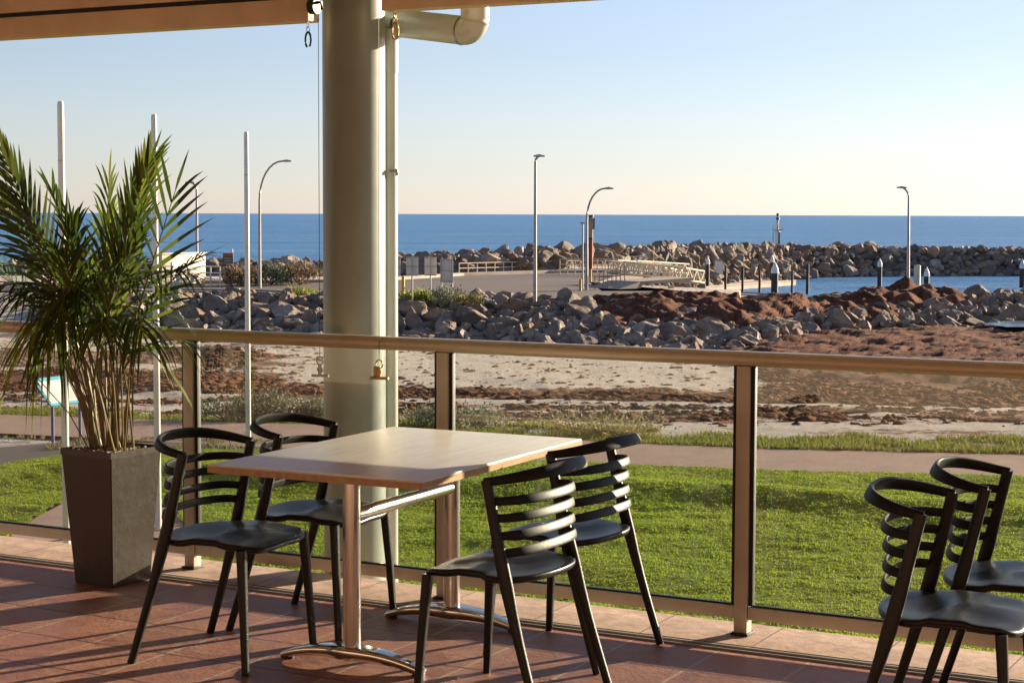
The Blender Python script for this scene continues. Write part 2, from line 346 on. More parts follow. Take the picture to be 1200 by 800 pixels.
# ------------------------------------------------------------------ railing
rail = empty('glass_railing', rw(0, 0), RA, 'bronze metal balustrade with clear glass panels along the deck edge', 'railing')
SP = 1.298
us = [-4*SP, -3*SP, -2*SP, -SP, 0, SP, 2*SP, 3*SP]
bm = BM(); sweep(bm, [(-4*SP-.03, 0, 1.047), (-2*SP, 0, 1.047), (0, 0, 1.047), (3*SP+.03, 0, 1.047)], (.078, .056), seg=24, p=2.5); obj('handrail', bm, 'anodised', rail, auto=60)
for i, u in enumerate(us):
    bm = BM(); box(bm, (u, 0, .515), (.052, .052, 1.01), bev=.003); p = obj('post', bm, 'anodised_post', rail)
    bm = BM(); box(bm, (u, 0, .0135), (.068, .075, .011), bev=.002); obj('base_plate', bm, 'gasket', p)
    bm = BM()
    for s in (-1, 1): box(bm, (u+s*.0345, 0, .5695), (.016, .024, .9), bev=.001)
    obj('gasket', bm, 'gasket', p)
    if i < len(us)-1:
        c = u+SP/2; L = SP-.056
        bm = BM(); box(bm, (c, 0, .093), (L, .040, .048), bev=.003); b = obj('bottom_rail', bm, 'anodised_post', rail)
        bm = BM(); box(bm, (c, 0, .1205), (L-.03, .018, .007)); obj('gasket', bm, 'gasket', b)
        bm = BM(); box(bm, (c, 0, .572), (L-.034, .010, .896)); obj('glass_panel', bm, 'glass', rail, smooth=False, auto=None)

# ------------------------------------------------------------------ column, pipes, blind boxes
cc = dp(415.5, 400, 7.86)
colm = empty('roof_column', (cc.x, cc.y, -2.4), 0, 'thick round cream painted column rising past the railing to the roof', 'column')
bm = BM(); cyl(bm, (0, 0), 0, 5.18, .1365, seg=64); obj('shaft', bm, 'column_paint', colm, auto=40)
bm = BM(); cyl(bm, (0, 0), 0, .03, .2, seg=32); obj('base_plate', bm, 'steel', colm)
dpp = dp(457.5, 400, 7.98)
dn = empty('downpipe', (dpp.x, dpp.y, -2.4), 0, 'cream storm water downpipe beside the round column with a large elbow under the eave', 'pipe')
bm = BM(); cyl(bm, (0, 0), 0, 4.78, .0335, seg=32); obj('pipe', bm, 'pipe_paint', dn)
bm = BM(); cyl(bm, (0, 0), 4.60, 4.79, .036, seg=32); obj('socket', bm, 'pipe_paint', dn)
def dpl(px, py, D): 
    q = dp(px, py, D); return Vector((q.x-dpp.x, q.y-dpp.y, q.z+2.4))
bm = BM(); br_ = dpl(462, 200.5, 7.9); box(bm, br_, (.034, .10, .012)); box(bm, br_+Vector((.012, -.01, -.006)), (.012, .02, .03)); obj('bracket', bm, 'galvanised', dn)
A_ = dpl(455, 26, 8.05); B_ = dpl(543, 36, 7.78); d_ = (B_-A_).normalized()
arc = [A_, A_.lerp(B_, .5), B_]
for k in range(1, 17):
    a = k*math.pi/32; arc.append(B_ + d_*.066*math.sin(a) + Vector((0, 0, .066*(1-math.cos(a)))))
arc.append(arc[-1] + Vector((0, 0, .28)))
bm = BM(); tube(bm, arc, .062, seg=32); obj('elbow_pipe', bm, 'pipe_paint', dn)
for a_, b_ in ((B_-d_*.004, B_+d_*.004), (A_+d_*.07, A_+d_*.08)): bm = BM(); tube(bm, [a_, b_], .0645, seg=32); obj('pipe_joint', bm, 'steel', dn)

def blind_box(u0, u1, v, label, z=2.378):
    t = empty('blind_box', rw(u0, v, z), RA, label, 'blind', 'boxed outdoor blinds under the roof edge'); L = u1-u0
    bm = BM(); box(bm, (L/2, 0, .268), (L, .10, .30), bev=.004); obj('fascia_board', bm, 'beam_paint', t)
    bm = BM(); box(bm, (L/2, .0, .1085), (L-.004, .07, .019)); obj('shadow_gap', bm, 'gasket', t)
    bm = BM(); box(bm, (L/2, 0, .0505), (L, .085, .097), bev=.008); obj('blind_bar', bm, 'beam_paint', t)
    return t
def railu(px, v=0):            # u where the view ray of column px meets the rail line
    x, d, _ = _ray(px, 250); k = (P3 + V*v)
    # k + U*u = s*(x,d)
    A = np.array([[x, -U.x], [d, -U.y]]); s, u = np.linalg.solve(A, np.array([k.x, k.y])); return float(u)
def zr(px, py, v=0):
    u = railu(px, v); q = rw(u, v); return dp(px, py, q.y).z
blind_box(railu(-900, .02), railu(369, .02), .02, 'tan blind box above the railing, left of the round column')
blind_box(railu(453, .02), railu(2300, .02), .02, 'tan blind box above the railing, right of the round column', 2.402)
def torus_pts(c, r, a0=0, a1=2*math.pi, n=16, ax=U): return [Vector(c) + ax*r*math.cos(a0+(a1-a0)*i/n) + Vector((0, 0, 1))*r*math.sin(a0+(a1-a0)*i/n) for i in range(n+1)]
def snap_hook(px, py0, py1, label, mat):
    u = railu(px, -.04); q = rw(u, -.04); z0 = dp(px, py0, q.y).z; z1 = dp(px, py1, q.y).z
    t = empty('snap_hook', (q.x, q.y, z0), 0, label, 'hook', 'snap hooks hanging under the blind boxes'); 
    L = z0-z1; n = 3; zz = 0
    for k in range(2):
        bm = BM(); r = L*.11; pts = [Vector((0, 0, -r-k*1.7*r)) + (U if k % 2 else V)*r*.62*math.cos(a) + Vector((0, 0, r*math.sin(a))) for a in [i*math.pi/8 for i in range(16)]]
        sweep(bm, pts, (.0035, .0035), closed=True, seg=8, p=2); obj('link', bm, mat, t)
    bm = BM(); c = Vector((0, 0, -L*.70)); pts = [c + U*L*.13*math.cos(a) + Vector((0, 0, L*.30*math.sin(a))) for a in [i*math.pi/10 - math.pi/3 for i in range(18)]]
    sweep(bm, pts, (.008, .009), seg=8, p=2); obj('hook', bm, mat, t); return t
snap_hook(362, 26, 56, 'dark snap hook dangling from the blind box, left of the round column', 'dark_steel')
snap_hook(463.5, 14, 47, 'steel snap hook dangling in front of the elbow pipe, right of the round column', 'brass')
def guide_cable(px, v, ptop, pbot, label, plate, mat):
    u = railu(px, v); q = rw(u, v); zt = 2.40; zb = dp(px, pbot, q.y).z; ztn = dp(px, ptop, q.y).z
    t = empty('guide_cable', (q.x, q.y, zb), RA, label, 'cable', 'blind guide cables beside the column')
    bm = BM(); cyl(bm, (0, 0), ztn-zb, zt-zb, .0014, seg=8); obj('cable', bm, 'dark_steel', t)
    h = ztn-zb
    bm = BM(); pts = [Vector((.017*math.cos(a), 0, h-.016+.017*math.sin(a))) for a in [i*math.pi/8 for i in range(16)]]; sweep(bm, pts, (.006, .006), closed=True, seg=8, p=2); obj('ring', bm, mat, t)
    bm = BM(); cyl(bm, (0, 0), .01, h-.03, .008, seg=12); cyl(bm, (0, 0), .03, .045, .012, seg=12); obj('turnbuckle', bm, mat, t)
    if plate: bm = BM(); box(bm, (-.014, .006, h*.38), (.032, .008, h*.62), bev=.002); obj('plate', bm, 'brass', t)
    bm = BM(); tube(bm, [(-.04, 0, .01), (.045, 0, .012)], .006); obj('pin', bm, mat, t)
    return t
guide_cable(374, .05, 418, 443, 'thin blind cable with a dark turnbuckle, left edge of the round column', False, 'dark_steel')
guide_cable(444, -.05, 422, 446, 'thin blind cable and brass plate before the lit side of the column', True, 'brass')
bm = BM(); u = railu(368, -.05); tube(bm, [rw(u-.012, -.05, 2.435), rw(u+.02, -.05, 2.435)], .032, seg=20); tube(bm, [rw(u+.02, -.05, 2.45), rw(u+.04, -.05, 2.45), rw(u+.045, -.05, 2.42)], .007)
tag(obj('pulley', bm, 'dark_steel'), 'small black pulley on the end of the left blind box', 'pulley')

# ------------------------------------------------------------------ chairs
def make_chair():
    t = empty('dining_chair'); t['category'] = 'chair'
    # seat
    bm = BM(); N = 64; outl = []
    for i in range(N):
        a = 2*math.pi*i/N; c, s = math.cos(a), math.sin(a)
        if s >= 0:   x = .222*math.copysign(abs(c)**.42, c); y = .245*abs(s)**.42
        else:        x = .238*math.copysign(abs(c)**.86, c); y = -.182*abs(s)**.8
        x *= 1 - .06*math.exp(-((y-.06)/.06)**2)
        outl.append((x, y))
    def zz(x, y, k=1):
        z = .446 - .020*math.exp(-((x/.13)**2 + ((y+.05)/.09)**2)) + .017*math.exp(-((y-.045)/.055)**2) - .020*math.exp(-((y-.255)/.05)**2)
        z += .010*math.exp(-((x/.06)**2 + ((y-.14)/.09)**2)) - .008*math.exp(-(((abs(x)-.12)/.07)**2 + ((y-.12)/.08)**2)) + .006*math.exp(-((y+.19)/.05)**2)
        return z
    ctr = bm.verts.new((0, 0, zz(0, 0))); rings = []
    for f in (.18, .36, .54, .70, .84, .94, .985, 1.0):
        rings.append([bm.verts.new((x*f, y*f, zz(x*f, y*f) - (.0015 if f == .985 else .005 if f == 1. else 0))) for x, y in outl])
    for f, dz in ((1.0, .014), (.975, .022), (.9, .024), (.5, .023)):
        rings.append([bm.verts.new((x*f, y*f, zz(x*f, y*f) - dz)) for x, y in outl])
    for i in range(N): bm.faces.new((ctr, rings[0][i], rings[0][(i+1) % N]))
    for a, b in zip(rings, rings[1:]):
        for i in range(N): bm.faces.new((a[i], b[i], b[(i+1) % N], a[(i+1) % N]))
    bm.faces.new(rings[-1]); obj('seat', bm, 'black_plastic', t, auto=50)
    for s in (-1, 1):
        bm = BM(); sweep(bm, [(s*.232, .226, 0), (s*.222, .214, .2), (s*.208, .198, .425)], [(.026, .024), (.030, .028), (.036, .034)], up=Vector((0, 1, 0)), seg=16, p=3); obj('leg', bm, 'black_plastic', t)
        pts = []; secs = []
        for k in range(10):
            q = k/9; z = q*.748; y = -.232 + .205*q + .012*math.sin(q*math.pi); x = s*(.252 - .030*q)
            pts.append((x, y, z)); wd = .022 + .005*math.sin(min(1, q*1.5)*math.pi*.6); dep = .027 + .013*math.exp(-((z-.44)/.12)**2) + .009*q
            secs.append((dep, wd) )
        bm = BM(); sweep(bm, pts, secs, up=Vector((1, 0, 0)), seg=16, p=3); obj('rear_leg', bm, 'black_plastic', t)
    def hoop(z0, zb, yb, x0, y0, secf, rollf, name, p=.62):
        bm = BM(); pts = []; secs = []; rl = []
        for k in range(33):
            a = math.pi*k/32; c, s = math.cos(a), math.sin(a)
            x = x0*math.copysign(abs(c)**p, c); q = s**.9; y = y0 + (yb-y0)*(s**.78); z = z0 + (zb-z0)*q
            pts.append((x, y, z)); secs.append(secf(s)); rl.append(rollf(s))
        sweep(bm, pts, secs, seg=14, p=3, roll=rl); obj(name, bm, 'satin_black_plastic', t)
    hoop(.742, .782, -.217, .222, -.02, lambda s: (.022-.006*s, .027+.017*s), lambda s: -.55*s, 'top_rail', .86)
    for i, z in enumerate((.682, .629, .574, .521)):
        q = z/.748; y = -.232 + .205*q + .012*math.sin(q*math.pi); x = .252 - .030*q
        hoop(z, z+.010, (-.172, -.164, -.161, -.163)[i], x-.004, y, lambda s: (.010, .027+.005*s), lambda s: -.35*s, 'slat', .95)
    return t
proto = make_chair()
HL, HR = R(-23.5-90), R(151.5-90)
G4 = 'black plastic chairs around the table'
def ch(x, y, rz, label, group, first=[True]):
    if first[0]:
        first[0] = False; proto.location = (x, y, 0); proto.rotation_euler = (0, 0, rz); tag(proto, label, 'chair', group); return proto
    return dup(proto, (x, y, 0), rz, label, group)
ch(-1.025, 6.355, HL, 'black slatted chair between the tall planter and the table, front one on the left side', G4)
ch(-.762, 6.865, HL+.02, 'black slatted chair behind the first left one, standing against the railing and column', G4)
ch(.005, 5.79, HR, 'black slatted chair at the right side of the table, the one nearest the camera', G4)
ch(.224, 6.42, HR-.03, 'black slatted chair at the far right of the table, closest to the glass railing', G4)
G5 = 'pair of black chairs at the right edge'
ch(1.265, 5.16, R(-25-90), 'black slatted chair cut by the right edge of the view, nearer of the pair', G5)
ch(1.565, 5.63, R(-24-90), 'black slatted chair at the right edge, the farther of the pair by the railing', G5)

# ------------------------------------------------------------------ table
TA = R(63.3); tc = Vector((-.378, 6.335, 0))
tb = empty('cafe_table', tc, TA, 'rectangular pale timber laminate cafe table on two brushed steel pedestals', 'table')   # local x = long axis
bm = BM(); box(bm, (0, 0, .7255), (1.222, .822, .029), bev=.004); o = obj('tabletop', bm, 'laminate', tb)
bm = BM(); 
for sx, sy, lx, ly in ((0, 1, 1.226, .004), (0, -1, 1.226, .004)): box(bm, (0, sy*.4122, .7225), (1.2235, .003, .021))
for sx in (-1, 1): box(bm, (sx*.6122, 0, .7225), (.003, .8235, .021))
obj('edge_band', bm, 'edge_band', tb)
def tl(w_): 
    q = Vector(w_) - tc; return Vector((q.x*math.cos(TA)+q.y*math.sin(TA), -q.x*math.sin(TA)+q.y*math.cos(TA), w_[2]))
c1 = tl((-.530, 6.165, 0)); c2 = tl((-.246, 6.86, 0)); yy = (c1.y+c2.y)/2
for x in (c1.x+.0, c2.x-.02):
    bm = BM(); cyl(bm, (x, yy), .07, .70, .0315, seg=40); obj('pedestal', bm, 'brushed', tb)
    bm = BM(); box(bm, (x, yy, .705), (.2, .3, .011)); obj('mounting_plate', bm, 'dark_steel', tb)
    bm = BM(); pts = []; secs = []
    for k in range(25):
        s = -1 + 2*k/24; e = abs(s); top = .076 - .052*e**2.2; hgt = .050 - .026*e; pts.append((x, yy + s*.285, top-hgt/2)); secs.append((.095 - .05*e**1.3, hgt))
    sweep(bm, pts, secs, seg=16, p=5); ft = obj('foot', bm, 'chrome', tb)
    for s in (-1, 1): bm = BM(); cyl(bm, (x, yy+s*.262), 0, .018, .017, seg=16); obj('glide', bm, 'gasket', ft)
bm = BM(); tube(bm, [(c1.x+.02, yy, .535), (c2.x-.04, yy, .535)], .024, seg=28); obj('cross_bar', bm, 'brushed', tb)

# ------------------------------------------------------------------ planter and palm
pn = gp(135, 692); pl_ = gp(87, 685); pr_ = gp(168, 677)
pc = (pl_+pr_)/2; pc = Vector((-1.716, 7.63, 0)); pa = math.atan2(pn.y-pl_.y, pn.x-pl_.x)
PH = .585; bs = .225; ts = .30; PZ = R(-33)
pt = empty('planter', pc, PZ, 'tall square tapered charcoal planter pot holding the palm', 'planter')
bm = BM(); box(bm, (0, 0, PH/2), (bs, bs, PH), top=(ts/bs, ts/bs)); 
topf = max(bm.faces, key=lambda f: f.calc_center_median().z)
r_ = bmesh.ops.inset_region(bm, faces=[topf], thickness=.016); 
for v_ in topf.verts: v_.co.z -= .035
bmesh.ops.bevel(bm, geom=[e for e in bm.edges if e.calc_length() > .1], offset=.0035, segments=2, affect='EDGES'); obj('pot', bm, 'planter_mat', pt)
bm = BM(); box(bm, (0, 0, PH-.03), (ts-.036, ts-.036, .012)); obj('soil', bm, 'soil', pt)
bm = BM()
for i in range(420):
    x, y = (random.uniform(-1, 1)*(ts/2-.024) for _ in 'ab'); r = random.uniform(.005, .010)
    c = Matrix.Rotation(PZ, 3, 'Z') @ Vector((x, y, 0)) + pc
    bmesh.ops.create_icosphere(bm, subdivisions=1, radius=r, matrix=Matrix.Translation((c.x, c.y, PH-.022+random.random()*.012)) @ Matrix.Diagonal((1, random.uniform(.7, 1.2), .7, 1)))
tag(obj('pebbles', bm, 'pebble'), 'pale pebbles covering the soil in the charcoal planter', 'pebbles', kind='stuff')

palm = empty('potted_palm', (pc.x, pc.y, PH-.02), 0, 'bushy green palm with many cane stems growing out of the charcoal planter', 'palm')
PO = Vector((pc.x, pc.y, PH-.02))
def bez(a, b, c, d, t): return a*(1-t)**3 + b*3*t*(1-t)**2 + c*3*t*t*(1-t) + d*t**3
def leaflet(V_, Fc, base, dirv, nrm, L, wd, droop):
    dirv = dirv.normalized(); side = dirv.cross(nrm).normalized(); i0 = len(V_); n = 5
    prof = (.45, 1., .85, .55, 0)
    for k in range(n):
        s = k/(n-1); q = base + dirv*L*s + Vector((0, 0, -1))*droop*L*s*s
        ww = wd*prof[k]
        if k == n-1: V_.append(q)
        else: V_.append(q + side*ww + nrm*ww*.35); V_.append(q - side*ww + nrm*ww*.35)
    for k in range(n-2):
        a = i0+2*k; Fc.append((a, a+2, a+3)); Fc.append((a, a+3, a+1))
    a = i0+2*(n-2); Fc.append((a, i0+2*(n-1), a+1))
def frond(base, tip, lift, mat, nl=22, Lm=.26, wd=.0066, start=.22, fold=.9, droop=.25, up=None, bow=None):
    """rachis from base to tip (world), lift = control point height, leaflets in two ranks"""
    Lm *= 1.3; droop += .12; nl = int(nl*.92)
    b1 = base + Vector((0, 0, lift)) + (tip-base)*.15; b2 = tip.lerp(base, .35) + Vector((0, 0, lift*.75))
    if bow: b1 += bow; b2 += bow
    P_ = lambda t: bez(base, b1, b2, tip, t)
    bm = BM(); pts = [P_(k/14) - PO for k in range(15)]; tube(bm, pts, [.0052*(1-.8*k/14)+.0008 for k in range(15)], seg=6)
    fr_ = obj('frond', bm, 'rachis', palm)
    V_, Fc = [], []
    for k in range(nl):
        t = start + (1-start)*k/(nl-1); p0 = P_(t) - PO; tg = (P_(min(1, t+.02))-P_(t-.02)).normalized()
        side = tg.cross(up or Vector((0, 0, 1)))
        if side.length < .05: side = Vector((1, 0, 0))
        side.normalize(); nr = side.cross(tg).normalized(); e = (t-start)/(1-start)
        L = Lm*(.55+.45*math.sin(math.pi*min(1, e*.75+.2)))*random.uniform(.88, 1.08)
        if k == nl-1: leaflet(V_, Fc, p0, tg, nr, L*.8, wd*.8, 0); continue
        ang = fold*(1-.55*e)
        for s in (-1, 1):
            a = ang*random.uniform(.9, 1.1); d = tg*math.cos(a) + side*s*math.sin(a) + nr*random.uniform(.12, .3)
            leaflet(V_, Fc, p0, d, nr, L, wd*random.uniform(.8, 1.15), droop*random.uniform(.6, 1.4))
    me = bpy.data.meshes.new('leaflets'); me.from_pydata([tuple(v) for v in V_], [], Fc); me.update(); link('leaflets', me, mat, fr_, smooth=True)
# canes
cane_tops = []
for i in range(40):
    a = random.uniform(0, 2*math.pi); r = .10*math.sqrt(random.random()); b = Vector((r*math.cos(a), r*math.sin(a), 0)); 
    lean = Vector((r*math.cos(a)*1.1 + random.gauss(-.04, .05), r*math.sin(a)*1.1 + random.gauss(0, .04), random.uniform(.30, .66)))
    mid = b.lerp(b+lean, .5) - Vector((lean.x, lean.y, 0))*.12
    pts = [b, b.lerp(mid, .6), mid, mid.lerp(b+lean, .6), b+lean]; r0 = random.uniform(.0024, .0055)
    bm = BM(); tube(bm, pts, [r0*1.25, r0*1.05, r0, r0*.9, r0*.7], seg=8); obj('cane', bm, 'bark_stem', palm)
    cane_tops.append(PO+b+lean)
D0 = pc.y
def ctop(px): return min(cane_tops, key=lambda q: abs(q.x - dp(px, 400, D0).x) + random.random()*.05)
# the fronds that shape the outline (tip measured in the photo, depth offset, lift, ...)
P_ = 'palm_leaf_pale'
DF = [
 (100, 2, 178, -.10, .14, dict(nl=22, Lm=.22, fold=.62, wd=.0085, up=Vector((0, -1, .25)), droop=.05)),
 (92, -5, 225, .05, .14, dict(nl=22, Lm=.20, fold=.7, wd=.0085, up=Vector((0, -1, .5)))),
 (105, 14, 236, -.12, .22, dict(nl=24, Lm=.26, fold=.5, wd=.0095, droop=.1)),
 (112, 58, 222, -.05, .16, dict(nl=16, Lm=.20, fold=.5, wd=.010)),
 (120, 176, 190, .10, .20, dict(nl=28, Lm=.24, fold=.5, wd=.009, droop=.05, mat='mixed', up=Vector((0, -1, .1)))),
 (118, 128, 212, .16, .20, dict(nl=18, Lm=.22, fold=.45, mat='mixed')),
 (135, 206, 222, -.08, .06, dict(nl=15, Lm=.32, fold=.95, wd=.0095, droop=.0, up=Vector((-.35, -1, .2)))),
 (135, 238, 300, -.15, .30, dict(nl=20, Lm=.22, fold=.8, wd=.0065, droop=.6)),
 (132, 224, 322, -.12, .26, dict(nl=18, Lm=.22, fold=.9, wd=.006, droop=.6)),
 (90, -28, 290, .10, .22, dict(nl=22, Lm=.24, fold=.9)),
 (85, 0, 335, -.18, .30, dict(nl=22, Lm=.26, fold=.9, droop=.6)),
 (80, -30, 380, -.05, .34, dict(nl=20, Lm=.24, fold=.9, droop=.6)),
 (88, 34, 400, -.25, .42, dict(nl=20, Lm=.24, fold=.6, droop=1.0, mat=P_)),
 (95, 64, 395, -.3, .40, dict(nl=18, Lm=.22, fold=.7, droop=.9)),
 (120, 118, 385, -.38, .38, dict(nl=20, Lm=.20, fold=.9, droop=.8)),
 (125, 168, 392, -.30, .38, dict(nl=18, Lm=.20, fold=.9, droop=.8)),
 (138, 200, 372, .12, .30, dict(nl=18, Lm=.18, fold=.9, droop=.5, wd=.006)),
 (140, 228, 405, -.12, .26, dict(nl=14, Lm=.16, fold=.5, droop=.7, wd=.006, mat=P_)),
 (140, 216, 462, -.05, .22, dict(nl=9, Lm=.11, fold=.45, droop=.5, wd=.004, mat=P_)),
 (118, 152, 300, -.25, .24, dict(nl=20, Lm=.24, fold=.7, wd=.007)),
 (105, 72, 300, -.28, .24, dict(nl=20, Lm=.24, fold=.75)),
 (110, 126, 262, .2, .22, dict(nl=18, Lm=.24, fold=.45, mat=P_, wd=.006)),
 (90, 38, 350, .22, .28, dict(nl=20, Lm=.24, fold=.9, droop=.6)),
 (130, 178, 330, .25, .26, dict(nl=18, Lm=.22, fold=.85, droop=.4)),
 (115, 92, 345, -.12, .26, dict(nl=20, Lm=.22, fold=.95, droop=.5)),
 (95, 20, 300, .0, .24, dict(nl=20, Lm=.24, fold=.85)),
 (128, 160, 262, .0, .2, dict(nl=20, Lm=.24, fold=.6, mat='mixed')),
 (100, 84, 262, .05, .2, dict(nl=18, Lm=.22, fold=.55, wd=.007)),
]
for bx, tx, ty, dd, lift, k in DF:
    k = dict(k); mt = {'mixed': 'palm_leaf_mid'}.get(k.get('mat'), k.get('mat', 'palm_leaf')); k.pop('mat', 0); ctp = ctop(bx); 
    frond(ctp - Vector((0, 0, .06)), dp(tx, ty, D0+dd), lift*.6, mt, **k)

# ------------------------------------------------------------------ ground outside
ZL = -2.4
def interp(x, xs, ys): return float(np.interp(x, xs, ys))
def rr(px): return (px-600)/F
# foot and crest of the near rock wall, as distance over bearing
BX = [rr(p) for p in (-300, 180, 480, 640, 700, 870, 950, 1200, 1500)]
BD = [73, 71, 70.5, 68, 66, 66, 75, 81, 88]
CX = [rr(p) for p in (-300, 180, 480, 640, 760, 870, 960, 1200, 1500)]
CD = [82, 80, 77, 76, 76, 77, 83, 90, 97]
EDGE = rr(868)
def crestz(r): return interp(r, [rr(p) for p in (-300, 180, 480, 600, 700, 870, 960, 1040, 1065, 1090, 1140, 1200, 1500)], [-2.1, -2.1, -2.12, -2.1, -2.3, -2.4, -2.5, -2.45, -2.1, -2.3, -2.5, -2.5, -2.5])
def hgt(x, y):
    r = x/y; D = y
    z = interp(D, [0, 30, 34, 46, 66], [-2.42, -2.42, -2.5, -3.15, -3.35])
    db, dc = interp(r, BX, BD), interp(r, CX, CD)
    n1 = noise.fractal(Vector((x*.35, y*.35, 0)), 1., 2., 4)
    if D > 33:
        z += .045*n1*min(1, (D-33)/5)
        lm = max(0, min(1, (rr(340)-r)/.03)); z += lm*.35*max(0, noise.noise(Vector((x*.28, y*.28, 5)))+.1)*min(1, max(0, (D-34)/6))
    if D > db-1:
        t = min(1, max(0, (D-db)/(dc-db))); zc = crestz(r)
        z = z*(1-t) + zc*t
        if D < dc: z += .15*n1
        elif r < EDGE: z = -2.05
        else:
            q = min(1, (D-dc)/5); z = zc*(1-q) - 5.5*q
    if r < EDGE and D > 104:
        lim = interp(r, [rr(-300), rr(480), rr(640), rr(700), rr(EDGE)], [112, 112, 108, 100, 100])
    if rr(560) < r < EDGE:                     # the car park runs down into the basin on its seaward right side
        lim = interp(r, [rr(560), rr(700), rr(760), rr(868)], [125, 104, 92, 87])
        if D > lim: z = -2.05 - min(3.4, (D-lim)*.35)
    if r <= rr(560) and D > 118: z = -2.05 - min(3.4, (D-118)*.4)
    return z
def weed(x, y):
    px = 600 + F*x/y; b = noise.fractal(Vector((x*.16, y*.55, 17)), .8, 2., 4)*.34
    g_ = lambda c, w_: math.exp(-((y-c)/w_)**2); sl = (px-600)*.0035
    b += .62*g_(47.0-sl, 2.0) + .35*g_(42.0-sl, .8) - .20
    if y > 49: b -= .30*max(0, min(1, (900-px)/60))*max(0, min(1, (px-400)/60))
    b += .56*max(0, min(1, (px-850)/120))*max(0, min(1, (y-43)/3))
    b += .45*max(0, min(1, (360-px)/60))*(g_(60, 3.5) + g_(52, 2.2))
    b += .45*g_(61.5, 1.2)*math.exp(-((px-520)/50)**2) + .35*g_(38, 1.5)
    return max(0, min(1, .5+b))
def rip(x, y): return noise.noise(Vector((x*1.5, y*1.1, 40)))*.014 + noise.noise(Vector((x*2.6, y*2.0, 50)))*.020
xs = np.concatenate([np.arange(-42, -20, .8), np.arange(-20, 22, .22), np.arange(22, 52, .8)]); ys = np.concatenate([np.arange(5, 32, 1.5), np.arange(32, 68, .22), np.arange(68, 92, .45), np.arange(92, 140, 1.2)])
VV = [(x, y, hgt(x, y) + (rip(x, y)*(1+2.2*weed(x, y)) if 32 < y < 68 else 0)) for y in ys for x in xs]; nx, ny = len(xs), len(ys)
I = np.arange(nx*ny).reshape(ny, nx); FF = np.stack([I[:-1, :-1].ravel(), I[:-1, 1:].ravel(), I[1:, 1:].ravel(), I[1:, :-1].ravel()], 1)
bg_ = tag(npmesh('beach_ground', VV, FF, 'sand', smooth=True), kind='structure')
wa = bg_.data.attributes.new('weed', 'FLOAT', 'POINT'); wa.data.foreach_set('value', np.array([weed(x, y) for y in ys for x in xs], np.float32))
# wider ground so the sheet runs on past the sides of the view
poly_sheet('outer_ground', [(-300, -80), (300, -80), (300, 60), (200, 75), (-200, 110), (-300, 110)], -3.6, 'sand')
poly_sheet('sea', [(-40000, 40), (40000, 40), (40000, 50000), (-40000, 50000)], -4.25, 'sea_water')

# clumps of dried weed and beach litter with real height
pts = []
g_ = random.Random(5)
while len(pts) < 30000:
    y = g_.uniform(35, 68); x = g_.uniform(-.31, .31)*y; wd_ = weed(x, y)
    if g_.random() < max(.03, (wd_-.40)*1.7) and noise.noise(Vector((x*.7, y*.7, 77))) > -.25: pts.append((x, y, wd_))
bmi = BM(); bmesh.ops.create_icosphere(bmi, subdivisions=1, radius=1); iv = np.array([v.co[:] for v in bmi.verts]); fi = np.array([[v.index for v in f.verts] for f in bmi.faces]); bmi.free()
lv_, lf_ = [], []
for k, (x, y, wd_) in enumerate(pts):
    sz = g_.choice((.02, .03, .04, .05, .07, .11))*(1 if wd_ > .5 else .75); a = g_.uniform(0, 6.28)
    q = iv*(1+g_.uniform(-.3, .3)) * np.array([sz*g_.uniform(1, 2), sz*g_.uniform(.8, 1.4), sz*g_.uniform(.35, .7)]) * (1+.35*rng.normal(0, 1, (12, 1)))
    ca, sa = math.cos(a), math.sin(a); q = np.stack([q[:, 0]*ca-q[:, 1]*sa, q[:, 0]*sa+q[:, 1]*ca, q[:, 2]], 1) + np.array([x, y, hgt(x, y)+.01])
    lv_.append(q); lf_.append(fi+12*k)
tag(npmesh('seaweed_litter', np.concatenate(lv_), np.concatenate(lf_), 'weed_bank'), 'small clumps of dried sea weed scattered over the beach', 'sea weed', kind='stuff')

# lawn, paths
far_px = [(-400, 470), (0, 486), (235, 494), (480, 501), (600, 511), (750, 520), (900, 526), (1200, 533), (1700, 541)]
near_px = [(-400, 492), (0, 508), (100, 513), (300, 524), (480, 532), (600, 538), (750, 546), (900, 552), (1200, 559), (1700, 568)]
PF = [gp(x, y, ZL) for x, y in far_px]; PN = [gp(x, y, ZL) for x, y in near_px]
poly_sheet('brick_footpath', PF + PN[::-1], ZL+.008, 'brick_path')
p2n = [gp(x, y, ZL) for x, y in ((-400, 610), (0, 546), (75, 532), (200, 526), (330, 527))]; p2f = [gp(x, y, ZL) for x, y in ((-400, 540), (0, 524), (75, 518), (200, 518.5), (330, 526))]
poly_sheet('side_path', p2f + p2n[::-1], ZL+.004, 'asphalt')
def lawn_edge(x):       # near edge of path -> lawn far limit y(D) at x
    L = p2n[:4] + PN[3:]
    return interp(x, [q.x for q in sorted(L, key=lambda q: q.x)], [q.y for q in sorted(L, key=lambda q: q.x)])
bare = [gp(x, y, ZL) for x, y in ((14, 628), (45, 606), (80, 588), (200, 596), (230, 640), (200, 680), (0, 665))]
def inpoly(x, y, P):
    c = False; n = len(P); j = n-1
    for i in range(n):
        if (P[i].y > y) != (P[j].y > y) and x < (P[j].x-P[i].x)*(y-P[i].y)/(P[j].y-P[i].y)+P[i].x: c = not c
        j = i
    return c
poly_sheet('paved_corner', bare, ZL+.02, 'brick_path')
gx = np.arange(-16, 16.1, .09); gy = np.arange(8, 30, .09); lv = []; idx = {}
